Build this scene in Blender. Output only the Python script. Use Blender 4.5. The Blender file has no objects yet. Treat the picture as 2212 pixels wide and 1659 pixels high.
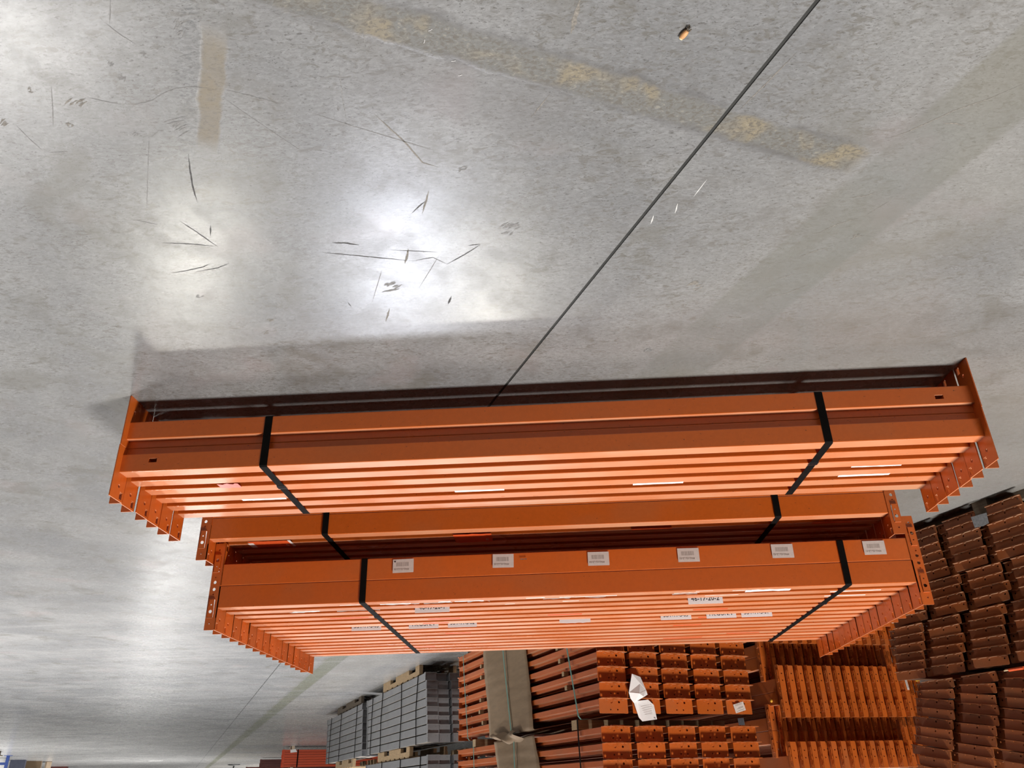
import bpy, bmesh, math, random
from mathutils import Matrix, Vector
random.seed(7)
C = bpy.context.scene.collection
S = bpy.context.scene
D = bpy.data

# ---------------------------------------------------------------- camera, world, lights, exposure
cam = D.cameras.new('camera'); cam.sensor_fit = 'HORIZONTAL'; cam.sensor_width = 36.0
cam.lens = 36.0 * 1705.07 / 2212; cam.clip_start = 0.02; cam.clip_end = 300
camo = D.objects.new('camera', cam); C.objects.link(camo)
CR = Vector((-0.998275, 0.053927, 0.023212)); CU = Vector((-0.045227, -0.454263, -0.889719)); CF = Vector((0.037435, 0.889234, -0.455919))
CP = Vector((-0.0082, -2.7978, 1.4443))
camo.matrix_world = Matrix(((CR.x, CU.x, -CF.x, CP.x), (CR.y, CU.y, -CF.y, CP.y), (CR.z, CU.z, -CF.z, CP.z), (0, 0, 0, 1)))
S.camera = camo
def project(p):
    d = Vector(p) - CP; z = d.dot(CF)
    return 1106 + 1705.07 * d.dot(CR) / z, 829.5 - 1705.07 * d.dot(CU) / z

S.view_settings.view_transform = 'Standard'; S.view_settings.look = 'None'
S.view_settings.gamma = 1.0; S.view_settings.use_curve_mapping = False
S.view_settings.exposure = 0.0
w = D.worlds.new('world'); S.world = w; w.use_nodes = True
w.node_tree.nodes['Background'].inputs[0].default_value = (0.93, 0.96, 1.0, 1)
w.node_tree.nodes['Background'].inputs[1].default_value = 0.05
def lamp(name, loc, size, power, color, spread=180):
    l = D.lights.new(name, 'AREA'); l.energy = power; l.color = color
    l.shape = 'RECTANGLE'; l.size = size; l.size_y = size; l.spread = math.radians(spread)
    o = D.objects.new(name, l); C.objects.link(o); o.location = loc
    return o
lamp('key', (-2.6, -1.5, 8.0), 1.5, 1160, (1.0, 0.97, 0.93))
lamp('aisle_a', (2.6, 9.6, 8.0), 1.5, 640, (0.86, 0.89, 1.0))
lamp('aisle_b', (6.4, 9.0, 8.0), 0.6, 330, (1.0, 0.96, 0.86))
lamp('aisle_c', (1.1, 11.4, 8.0), 0.6, 270, (1.0, 0.96, 0.86))
lamp('left_fill_a', (6.95, 3.8, 8.0), 1.8, 560, (1.0, 0.97, 0.94), 105)  # added unseen lamp; its floor glare imitates a pale finger blur in the corner
lamp('left_fill_b', (11.0, 6.0, 8.6), 1.6, 470, (0.97, 0.98, 1.0), 118)  # added unseen lamp to brighten the floor and stack on this side
lamp('far_e', (10.6, 20.7, 8.0), 1.2, 330, (1.0, 0.98, 0.95))
for x_, y_ in ((18, 12), (28, 12), (18, 22), (28, 24), (18, 34), (30, 36), (16, 46), (28, 50), (14, 60), (34, 62)):
    lamp('far_grid_fill', (x_, y_, 8.6), 2.0, 1050, (1.0, 0.98, 0.95), 110)  # unseen lamp grid, added to brighten the far floor
lamp('far_a', (16.4, 30.0, 8.0), 1.6, 300, (1.0, 0.98, 0.95))
# ---------------------------------------------------------------- materials
def ng(name):
    m = D.materials.new(name); m.use_nodes = True
    t = m.node_tree; return m, t, t.nodes['Principled BSDF']
class G:
    def __init__(s, t): s.t = t
    def n(s, typ, **k):
        o = s.t.nodes.new(typ)
        for a, b in k.items(): setattr(o, a, b)
        return o
    def put(s, sock, v):
        if isinstance(v, (int, float)): sock.default_value = v
        elif isinstance(v, tuple): sock.default_value = v if len(v) == len(sock.default_value) else v + (1,)
        else: s.t.links.new(v, sock)
    def m(s, op, a, b=0.0, c=None, clamp=False):
        o = s.n('ShaderNodeMath', operation=op, use_clamp=clamp); s.put(o.inputs[0], a); s.put(o.inputs[1], b)
        if c is not None: s.put(o.inputs[2], c)
        return o.outputs[0]
    def noise(s, vec, scale, detail=3.0, rough=0.55, dist=0.0):
        o = s.n('ShaderNodeTexNoise'); s.put(o.inputs['Vector'], vec); o.inputs['Scale'].default_value = scale
        o.inputs['Detail'].default_value = detail; o.inputs['Roughness'].default_value = rough; o.inputs['Distortion'].default_value = dist
        return o.outputs[0]
    def rng(s, v, a, b, c=0.0, d=1.0, smooth=True):
        o = s.n('ShaderNodeMapRange', interpolation_type='SMOOTHSTEP' if smooth else 'LINEAR', clamp=True)
        for i, x in enumerate((v, a, b, c, d)): s.put(o.inputs[i], x)
        return o.outputs[0]
    def mix(s, f, a, b, mode='MIX'):
        o = s.n('ShaderNodeMix', data_type='RGBA', blend_type=mode); s.put(o.inputs[0], f); s.put(o.inputs[6], a); s.put(o.inputs[7], b)
        return o.outputs[2]
    def scale(s, vec, v):
        o = s.n('ShaderNodeMapping'); s.put(o.inputs[0], vec); o.inputs['Scale'].default_value = v; return o.outputs[0]
    def rot(s, vec, ang, v=(1, 1, 1)):
        o = s.n('ShaderNodeMapping'); s.put(o.inputs[0], vec); o.inputs['Rotation'].default_value = (0, 0, ang); o.inputs['Scale'].default_value = v; return o.outputs[0]
    def bump(s, h, strength, dist):
        o = s.n('ShaderNodeBump'); s.put(o.inputs['Height'], h); o.inputs['Strength'].default_value = strength; o.inputs['Distance'].default_value = dist
        return o.outputs[0]

def simple(name, rgb, rough=0.6, metal=0.0, var=0.12, nscale=18.0, stretch=(1, 1, 1), bump=0.0, spec=0.5):
    m, t, p = ng(name); g = G(t)
    tc = g.n('ShaderNodeTexCoord').outputs['Object']
    nz = g.noise(g.scale(tc, stretch), nscale, 4)
    k = g.rng(nz, 0.3, 0.7, 1 - var, 1 + var, False)
    hsv = g.n('ShaderNodeHueSaturation'); g.put(hsv.inputs['Color'], rgb); g.put(hsv.inputs['Value'], k)
    g.put(p.inputs['Base Color'], hsv.outputs[0])
    p.inputs['Roughness'].default_value = rough; p.inputs['Metallic'].default_value = metal
    p.inputs['Specular IOR Level'].default_value = spec
    if bump: g.put(p.inputs['Normal'], g.bump(nz, bump, 0.01))
    return m

def paint(name, rgb, dull, rough=0.30, spec=0.5):
    """powder coated steel: base colour with per-piece variation, dull patches and small dark chips"""
    m, t, p = ng(name); g = G(t)
    tc = g.n('ShaderNodeTexCoord').outputs['Object']
    rnd = g.n('ShaderNodeObjectInfo').outputs['Random']
    off = g.n('ShaderNodeVectorMath', operation='ADD'); g.put(off.inputs[0], tc)
    cmb = g.n('ShaderNodeCombineXYZ')
    for i in range(3): g.put(cmb.inputs[i], g.m('MULTIPLY', rnd, 17.0 + 5 * i))
    g.put(off.inputs[1], cmb.outputs[0]); v = off.outputs[0]
    big = g.noise(g.scale(v, (0.7, 1, 1)), 3.5, 4)
    fine = g.noise(v, 60, 4, 0.65)
    speck = g.noise(g.scale(v, (0.6, 1, 1)), 130, 2)
    col = g.mix(g.m('MULTIPLY', g.rng(big, 0.5, 0.72), 0.55), rgb, dull)
    col = g.mix(g.rng(fine, 0.35, 0.65, 0.0, 0.22), col, tuple(x * 0.72 for x in rgb))
    col = g.mix(g.rng(speck, 0.72, 0.76, 0.0, 0.7), col, (0.03, 0.015, 0.01))
    nrm = g.n('ShaderNodeNewGeometry'); sp = g.n('ShaderNodeSeparateXYZ'); g.put(sp.inputs[0], nrm.outputs['True Normal'])
    top_tint = g.m('MULTIPLY', g.rng(sp.outputs[2], 0.75, 0.95), g.rng(big, 0.25, 0.7, 0.22, 0.42))   # paler tan mixed in on upward faces
    col = g.mix(top_tint, col, (0.52, 0.40, 0.27))
    hsv = g.n('ShaderNodeHueSaturation'); g.put(hsv.inputs['Color'], col)
    g.put(hsv.inputs['Value'], g.rng(rnd, 0, 1, 0.88, 1.1, False))
    g.put(p.inputs['Base Color'], hsv.outputs[0])
    g.put(p.inputs['Roughness'], g.rng(big, 0.3, 0.7, rough - 0.05, rough + 0.12))
    p.inputs['Specular IOR Level'].default_value = spec
    g.put(p.inputs['Normal'], g.bump(fine, 0.06, 0.002))
    return m

M = {}
M['orange'] = paint('orange_powder_coat', (0.56, 0.110, 0.013), (0.46, 0.12, 0.03))
M['orange_old'] = paint('older_orange_powder_coat', (0.47, 0.100, 0.012), (0.34, 0.10, 0.025), 0.42)
M['rust'] = paint('red_brown_coat', (0.23, 0.064, 0.014), (0.18, 0.066, 0.020), 0.5)
M['red'] = paint('bright_red_orange_coat', (0.62, 0.075, 0.02), (0.5, 0.08, 0.03), 0.45)
M['maroon'] = paint('maroon_coat', (0.12, 0.03, 0.025), (0.09, 0.03, 0.025), 0.5)
M['grey'] = paint('grey_galvanised', (0.215, 0.215, 0.222), (0.17, 0.17, 0.178), 0.45)
M['strap'] = simple('black_steel_strap', (0.007, 0.006, 0.0055), 0.65, 0.0, 0.2, spec=0.03)
M['seal'] = simple('dark_strap_seal', (0.05, 0.05, 0.055), 0.3, 0.7, 0.1)
M['teal'] = simple('teal_polyester_strap', (0.10, 0.24, 0.20), 0.5)
M['card'] = simple('brown_kraft_card', (0.20, 0.135, 0.078), 0.85, 0, 0.10, 7, (1, 1, 5), 0.1)
M['paper'] = simple('white_paper', (0.88, 0.87, 0.86), 0.7, 0, 0.03)
M['label'] = simple('white_label', (0.66, 0.58, 0.53), 0.6, 0, 0.05, 60)
M['ink'] = simple('black_ink', (0.02, 0.02, 0.02), 0.6)
M['greyink'] = simple('faded_grey_ink', (0.34, 0.285, 0.25), 0.7)
M['pink'] = simple('pink_sticker', (0.72, 0.17, 0.14), 0.4, 0, 0.15, 50)
M['redtag'] = simple('red_orange_sticker', (0.62, 0.085, 0.02), 0.35, 0, 0.12, 50)
M['yellow'] = simple('yellow_tag', (0.75, 0.40, 0.03), 0.5)
M['wood'] = simple('pale_pallet_wood', (0.36, 0.25, 0.14), 0.8, 0, 0.25, 9, (1, 12, 12), 0.2)
M['darkwood'] = simple('dark_old_timber', (0.10, 0.075, 0.05), 0.85, 0, 0.25, 9, (1, 10, 10), 0.2)
M['plastic'] = simple('grey_plastic_film', (0.22, 0.23, 0.24), 0.35, 0, 0.25, 70)
M['filler'] = simple('dark_joint_sealant', (0.018, 0.018, 0.016), 0.8, 0, 0.3, 40)
M['black'] = simple('black_rubber', (0.015, 0.016, 0.016), 0.6)
M['blue'] = simple('blue_paint', (0.03, 0.06, 0.22), 0.45)
M['slate'] = simple('dark_blue_grey_plastic', (0.06, 0.065, 0.10), 0.5)
M['cream'] = simple('cream_board', (0.62, 0.48, 0.34), 0.7)
M['nut'] = simple('tan_shell', (0.58, 0.29, 0.12), 0.55, 0, 0.18, 80)
M['nutrim'] = simple('pale_yellow_rim', (0.78, 0.62, 0.35), 0.5)
M['scuff'] = simple('dark_scuff', (0.045, 0.043, 0.042), 0.7, 0, 0.5, 200)
M['scratch'] = simple('grey_scratch', (0.17, 0.165, 0.16), 0.7, 0, 0.4, 150)
M['crack'] = simple('olive_grey_crack', (0.165, 0.15, 0.13), 0.7, 0, 0.4, 150)
M['gouge'] = simple('pale_gouge', (0.55, 0.54, 0.52), 0.7)

ANG = math.radians(24.0); J = Vector((math.sin(ANG), math.cos(ANG), 0)); Q = Vector((math.cos(ANG), -math.sin(ANG), 0)); O0 = Vector((0.141, 0.039, 0)); ZV = Vector((0, 0, 1))
def Wp(s, t, z): return O0 + J * s + Q * t + ZV * z

def floor_material():
    m, t, p = ng('polished_concrete'); g = G(t)
    tc = g.n('ShaderNodeTexCoord').outputs['Object']
    sep = g.n('ShaderNodeSeparateXYZ'); g.put(sep.inputs[0], tc); x, y = sep.outputs[0], sep.outputs[1]
    x0 = g.m('SUBTRACT', x, O0.x); y0 = g.m('SUBTRACT', y, O0.y)
    s = g.m('ADD', g.m('MULTIPLY', x0, J.x), g.m('MULTIPLY', y0, J.y))
    q = g.m('ADD', g.m('MULTIPLY', x0, Q.x), g.m('MULTIPLY', y0, Q.y))
    near = g.rng(y, 6.0, 0.8)
    cloud = g.noise(tc, 1.3, 5, 0.6, 0.6)
    mott = g.noise(tc, 7.0, 6, 0.65, 0.4)
    grain = g.noise(g.rot(tc, 0.5, (1.0, 2.2, 1)), 55, 5, 0.7, 0.8)
    flk2 = g.noise(g.rot(tc, 0.4, (1.0, 2.2, 1)), 22, 5, 0.7, 1.2)
    blotch = g.noise(tc, 3.2, 4, 0.6, 0.8)
    fleck = g.noise(g.rot(tc, 0.5, (1.0, 2.6, 1)), 85, 3, 0.6, 1.0)
    warm = g.noise(tc, 0.45, 3, 0.5)
    base = g.mix(g.rng(cloud, 0.3, 0.72), (0.168, 0.169, 0.172), (0.245, 0.244, 0.241))
    base = g.mix(g.m('MULTIPLY', g.rng(mott, 0.50, 0.72), 0.55), base, (0.115, 0.108, 0.100))
    base = g.mix(g.m('MULTIPLY', g.rng(grain, 0.38, 0.66), g.m('MULTIPLY_ADD', near, 0.35, 0.1)), base, (0.115, 0.112, 0.108))
    base = g.mix(g.m('MULTIPLY', g.rng(grain, 0.50, 0.30), 0.18), base, (0.31, 0.31, 0.31))
    base = g.mix(g.m('MULTIPLY', g.rng(fleck, 0.58, 0.66), g.m('MULTIPLY', near, 0.7)), base, (0.065, 0.06, 0.055))
    base = g.mix(g.m('MULTIPLY', g.m('MULTIPLY', g.rng(flk2, 0.52, 0.62), g.rng(blotch, 0.34, 0.58)), g.m('MULTIPLY', near, 0.62)), base, (0.105, 0.096, 0.082))
    base = g.mix(g.m('MULTIPLY', g.rng(blotch, 0.54, 0.70), 0.5), base, (0.125, 0.119, 0.104))
    # warmer, tan-speckled concrete to the negative-q side of the joint
    side = g.m('MULTIPLY', g.rng(q, 0.1, -1.2), 0.5)
    base = g.mix(g.m('MULTIPLY', side, g.rng(warm, 0.3, 0.6)), base, (0.262, 0.245, 0.215))
    pk = g.noise(tc, 2.6, 3, 0.5)
    base = g.mix(g.m('MULTIPLY', g.rng(pk, 0.58, 0.72), 0.35), base, (0.235, 0.203, 0.20))
    # darker smudged area beside the worn strip
    def box(a, a0, a1, e): return g.m('MULTIPLY', g.rng(a, a0 - e, a0 + e), g.rng(a, a1 + e, a1 - e))
    wob = g.m('MULTIPLY', g.m('SUBTRACT', mott, 0.5), 0.06)
    sw, qw = g.m('ADD', s, wob), g.m('ADD', q, wob)
    smud = g.m('MULTIPLY', box(s, -1.45, -1.30, 0.06), box(q, 0.35, 0.85, 0.1))
    base = g.mix(g.m('MULTIPLY', smud, 0.35), base, (0.12, 0.113, 0.11))
    # faded olive-grey painted stripe along the joint
    st = g.m('MULTIPLY', box(q, -0.71, -0.46, 0.012), g.rng(g.noise(tc, 2.2, 4), 0.30, 0.55, 0.25, 1.0))
    stn = g.noise(tc, 1.1, 2)
    stc = g.mix(g.rng(stn, 0.4, 0.6), (0.140, 0.146, 0.138), (0.150, 0.142, 0.114))
    base = g.mix(g.m('MULTIPLY', st, 0.5), base, stc)
    far = g.rng(s, 5.0, 9.0)
    base = g.mix(g.m('MULTIPLY', g.m('MULTIPLY', box(q, -0.70, -0.50, 0.01), far), 0.55), base, (0.115, 0.122, 0.078))
    # scraped-off floor marking: pitted strip with tan adhesive patches
    strip = g.m('MULTIPLY', box(sw, -1.552, -1.466, 0.009), g.m('MULTIPLY', g.rng(q, -0.45, -0.40), g.rng(q, 1.6, 1.4)))
    pit = g.noise(g.rot(tc, 0.5, (1, 1.6, 1)), 75, 4, 0.65, 0.6)
    tan = g.rng(g.noise(g.scale(tc, (1, 1, 1)), 5.5, 3, 0.6, 0.5), 0.48, 0.64)
    sc = g.mix(tan, (0.118, 0.116, 0.107), (0.178, 0.147, 0.093))
    sc = g.mix(g.m('MULTIPLY', g.rng(pit, 0.50, 0.58), 0.8), sc, (0.085, 0.072, 0.055))
    sc = g.mix(g.m('MULTIPLY', g.rng(pit, 0.42, 0.34), 0.4), sc, (0.30, 0.27, 0.21))
    base = g.mix(g.m('MULTIPLY', strip, 0.9), base, sc)
    rim = g.m('MULTIPLY', g.m('ADD', box(sw, -1.475, -1.455, 0.012), box(sw, -1.565, -1.545, 0.012)), g.m('MULTIPLY', g.rng(q, -0.42, -0.3), g.rng(mott, 0.35, 0.6)))
    base = g.mix(g.m('MULTIPLY', rim, 0.5), base, (0.085, 0.082, 0.082))
    v2 = g.m('MULTIPLY', box(qw, 1.142, 1.192, 0.006), g.m('MULTIPLY', g.rng(s, -1.40, -1.30), g.rng(s, -0.97, -1.06)))
    sc2 = g.mix(g.m('MULTIPLY', g.rng(pit, 0.52, 0.62), 0.5), (0.165, 0.138, 0.096), (0.09, 0.076, 0.056))
    base = g.mix(g.m('MULTIPLY', v2, g.rng(mott, 0.62, 0.40, 0.6, 0.95)), base, sc2)
    v3 = g.m('MULTIPLY', box(qw, 1.20, 1.232, 0.02), g.m('MULTIPLY', g.rng(s, -1.5, -1.4), g.rng(s, -0.9, -1.0)))
    base = g.mix(g.m('MULTIPLY', v3, g.rng(grain, 0.45, 0.7, 0, 0.7)), base, (0.085, 0.088, 0.092))
    # long tyre-rubbed streaks across the far floor
    tyre = g.noise(g.rot(tc, -0.05, (0.12, 1.6, 1)), 1.5, 4, 0.6)
    base = g.mix(g.m('MULTIPLY', g.m('MULTIPLY', g.rng(tyre, 0.54, 0.70), g.rng(y, 1.5, 5.0)), 0.4), base, (0.12, 0.117, 0.113))
    base = g.mix(g.m('MULTIPLY', g.m('MULTIPLY', g.rng(tyre, 0.46, 0.32), g.rng(y, 1.5, 5.0)), 0.35), base, (0.30, 0.296, 0.29))
    g.put(p.inputs['Base Color'], base)
    rough = g.rng(mott, 0.35, 0.7, 0.25, 0.31)
    rough = g.m('ADD', rough, g.m('MULTIPLY', g.m('MAXIMUM', strip, v2), 0.25))
    g.put(p.inputs['Roughness'], rough)
    p.inputs['Specular IOR Level'].default_value = 0.5
    h = g.m('ADD', g.m('MULTIPLY', grain, 0.5), g.m('MULTIPLY', g.m('MULTIPLY', pit, g.m('MAXIMUM', strip, v2)), 6.0))
    h = g.m('MULTIPLY', h, g.rng(y, 7.0, 1.5))
    g.put(p.inputs['Normal'], g.bump(h, 0.15, 0.002))
    return m
# ---------------------------------------------------------------- mesh helpers
class MB:
    def __init__(s): s.v = []; s.f = []
    def add(s, vs, fs, mat=None):
        b = len(s.v)
        s.v += [(mat @ Vector(q))[:] if mat else tuple(q) for q in vs]
        s.f += [tuple(b + i for i in f) for f in fs]; return s
    def box(s, a, b, mat=None):
        (x0, y0, z0), (x1, y1, z1) = a, b
        return s.add([(x0, y0, z0), (x1, y0, z0), (x1, y1, z0), (x0, y1, z0), (x0, y0, z1), (x1, y0, z1), (x1, y1, z1), (x0, y1, z1)],
                     [(0, 3, 2, 1), (4, 5, 6, 7), (0, 1, 5, 4), (1, 2, 6, 5), (2, 3, 7, 6), (3, 0, 4, 7)], mat)
    def prism(s, poly, axis, a, b, mat=None):
        """poly in the two other axes (cyclic order), swept along axis from a to b"""
        n = len(poly)
        def P(u, v, h): return (h, u, v) if axis == 0 else ((u, h, v) if axis == 1 else (u, v, h))
        vs = [P(u, v, a) for u, v in poly] + [P(u, v, b) for u, v in poly]
        fs = [tuple(range(n))[::-1], tuple(range(n, 2 * n))] + [(i, (i + 1) % n, n + (i + 1) % n, n + i) for i in range(n)]
        return s.add(vs, fs, mat)
    def tube(s, pts, r, k=6):
        pts = [Vector(p) for p in pts]; b = len(s.v)
        for i, p in enumerate(pts):
            d = (pts[min(i + 1, len(pts) - 1)] - pts[max(i - 1, 0)]).normalized()
            u = d.cross(ZV if abs(d.z) < 0.9 else Vector((1, 0, 0))).normalized(); w_ = d.cross(u)
            for j in range(k):
                a = 2 * math.pi * j / k; s.v.append((p + u * r * math.cos(a) + w_ * r * math.sin(a))[:])
        for i in range(len(pts) - 1):
            for j in range(k):
                s.f.append((b + i * k + j, b + i * k + (j + 1) % k, b + (i + 1) * k + (j + 1) % k, b + (i + 1) * k + j))
        s.f.append(tuple(b + j for j in range(k))[::-1]); s.f.append(tuple(b + (len(pts) - 1) * k + j for j in range(k)))
        return s
    def lathe(s, prof, k=16, mat=None):
        b = []; n = len(prof)
        for r, z in prof: b += [(r * math.cos(2 * math.pi * j / k), r * math.sin(2 * math.pi * j / k), z) for j in range(k)]
        fs = [(i * k + j, i * k + (j + 1) % k, (i + 1) * k + (j + 1) % k, (i + 1) * k + j) for i in range(n - 1) for j in range(k)]
        fs += [tuple(range(k))[::-1], tuple((n - 1) * k + j for j in range(k))]
        return s.add(b, fs, mat)
    def mesh(s, name, mat, smooth=False):
        me = D.meshes.new(name); me.from_pydata(s.v, [], s.f)
        bm = bmesh.new(); bm.from_mesh(me); bmesh.ops.recalc_face_normals(bm, faces=bm.faces); bm.to_mesh(me); bm.free()
        me.materials.append(M[mat] if isinstance(mat, str) else mat)
        if smooth: me.polygons.foreach_set('use_smooth', [True] * len(me.polygons))
        return me

def ribbon_loop(path, x0, x1, th, close=True):
    """flat band of width x0..x1 that follows a path of (y,z) points; thickness outwards"""
    mb = MB(); n = len(path); nor = []
    for i in range(n):
        a = Vector(path[(i - 1) % n] if close or i else path[i]); b = Vector(path[(i + 1) % n] if close or i < n - 1 else path[i])
        d = (b - a).normalized(); nor.append(Vector((d.y, -d.x)))
    vs = []
    for i in range(n):
        p = Vector(path[i]); o = p + nor[i] * th
        vs += [(x0, p.x, p.y), (x1, p.x, p.y), (x1, o.x, o.y), (x0, o.x, o.y)]
    fs = []
    for i in range(n if close else n - 1):
        a, b = 4 * i, 4 * ((i + 1) % n)
        fs += [(a + k, a + (k + 1) % 4, b + (k + 1) % 4, b + k) for k in range(4)]
    if not close: fs += [(3, 2, 1, 0), (4 * n - 4, 4 * n - 3, 4 * n - 2, 4 * n - 1)]
    return mb.add(vs, fs)

def from_curve(cu):
    o = D.objects.new('tmp', cu); C.objects.link(o)
    dg = bpy.context.evaluated_depsgraph_get(); dg.update()
    me = D.meshes.new_from_object(o.evaluated_get(dg))
    vs = [v.co[:] for v in me.vertices]; fs = [tuple(p.vertices) for p in me.polygons]
    D.objects.remove(o); D.meshes.remove(me); D.curves.remove(cu)
    return vs, fs
def plate(outline, holes, th):
    """flat plate with through holes, in the XY plane, centred on z=0"""
    cu = D.curves.new('tmp', 'CURVE'); cu.dimensions = '2D'; cu.fill_mode = 'BOTH'; cu.extrude = th / 2
    for poly in [outline] + holes:
        sp = cu.splines.new('POLY'); sp.points.add(len(poly) - 1); sp.use_cyclic_u = True
        for i, (u, v) in enumerate(poly): sp.points[i].co = (u, v, 0, 1)
    return from_curve(cu)
def circ(cx, cy, r, k=10, ry=None): return [(cx + r * math.cos(2 * math.pi * i / k), cy + (ry or r) * math.sin(2 * math.pi * i / k)) for i in range(k)]
def rect(x0, y0, x1, y1): return [(x0, y0), (x1, y0), (x1, y1), (x0, y1)]
def rrect(x0, y0, x1, y1, r, k=3):
    out = []
    for cx, cy, a0 in ((x1 - r, y0 + r, -90), (x1 - r, y1 - r, 0), (x0 + r, y1 - r, 90), (x0 + r, y0 + r, 180)):
        out += [(cx + r * math.cos(math.radians(a0 + 90 * i / k)), cy + r * math.sin(math.radians(a0 + 90 * i / k))) for i in range(k + 1)]
    return out
def text_mesh(body, size, mat, th=0.0003):
    cu = D.curves.new('tmp', 'FONT'); cu.body = body; cu.size = size; cu.align_x = 'CENTER'; cu.align_y = 'CENTER'; cu.extrude = th; cu.resolution_u = 2
    o = D.objects.new('tmp', cu); C.objects.link(o)
    dg = bpy.context.evaluated_depsgraph_get(); dg.update()
    me = D.meshes.new_from_object(o.evaluated_get(dg)); D.objects.remove(o)
    me.materials.clear(); me.materials.append(M[mat]); me.name = 'printed_text'; return me

def link(name, me, parent=None, mat=None):
    o = D.objects.new(name, me); C.objects.link(o)
    if parent: o.parent = parent
    if mat is not None: o.matrix_local = mat
    return o
def tag(o, label, cat, group=None):
    o['label'] = label; o['category'] = cat
    if group: o['group'] = group
    return o
def thing(name, label, cat, mat=Matrix(), group=None):
    o = D.objects.new(name, None); o.empty_display_size = 0.05; C.objects.link(o); o.matrix_world = mat
    return tag(o, label, cat, group)
def struct(o): o['kind'] = 'structure'; return o
def basis(x, y, z, o): return Matrix(((x.x, y.x, z.x, o.x), (x.y, y.y, z.y, o.y), (x.z, y.z, z.z, o.z), (0, 0, 0, 1)))

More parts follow.
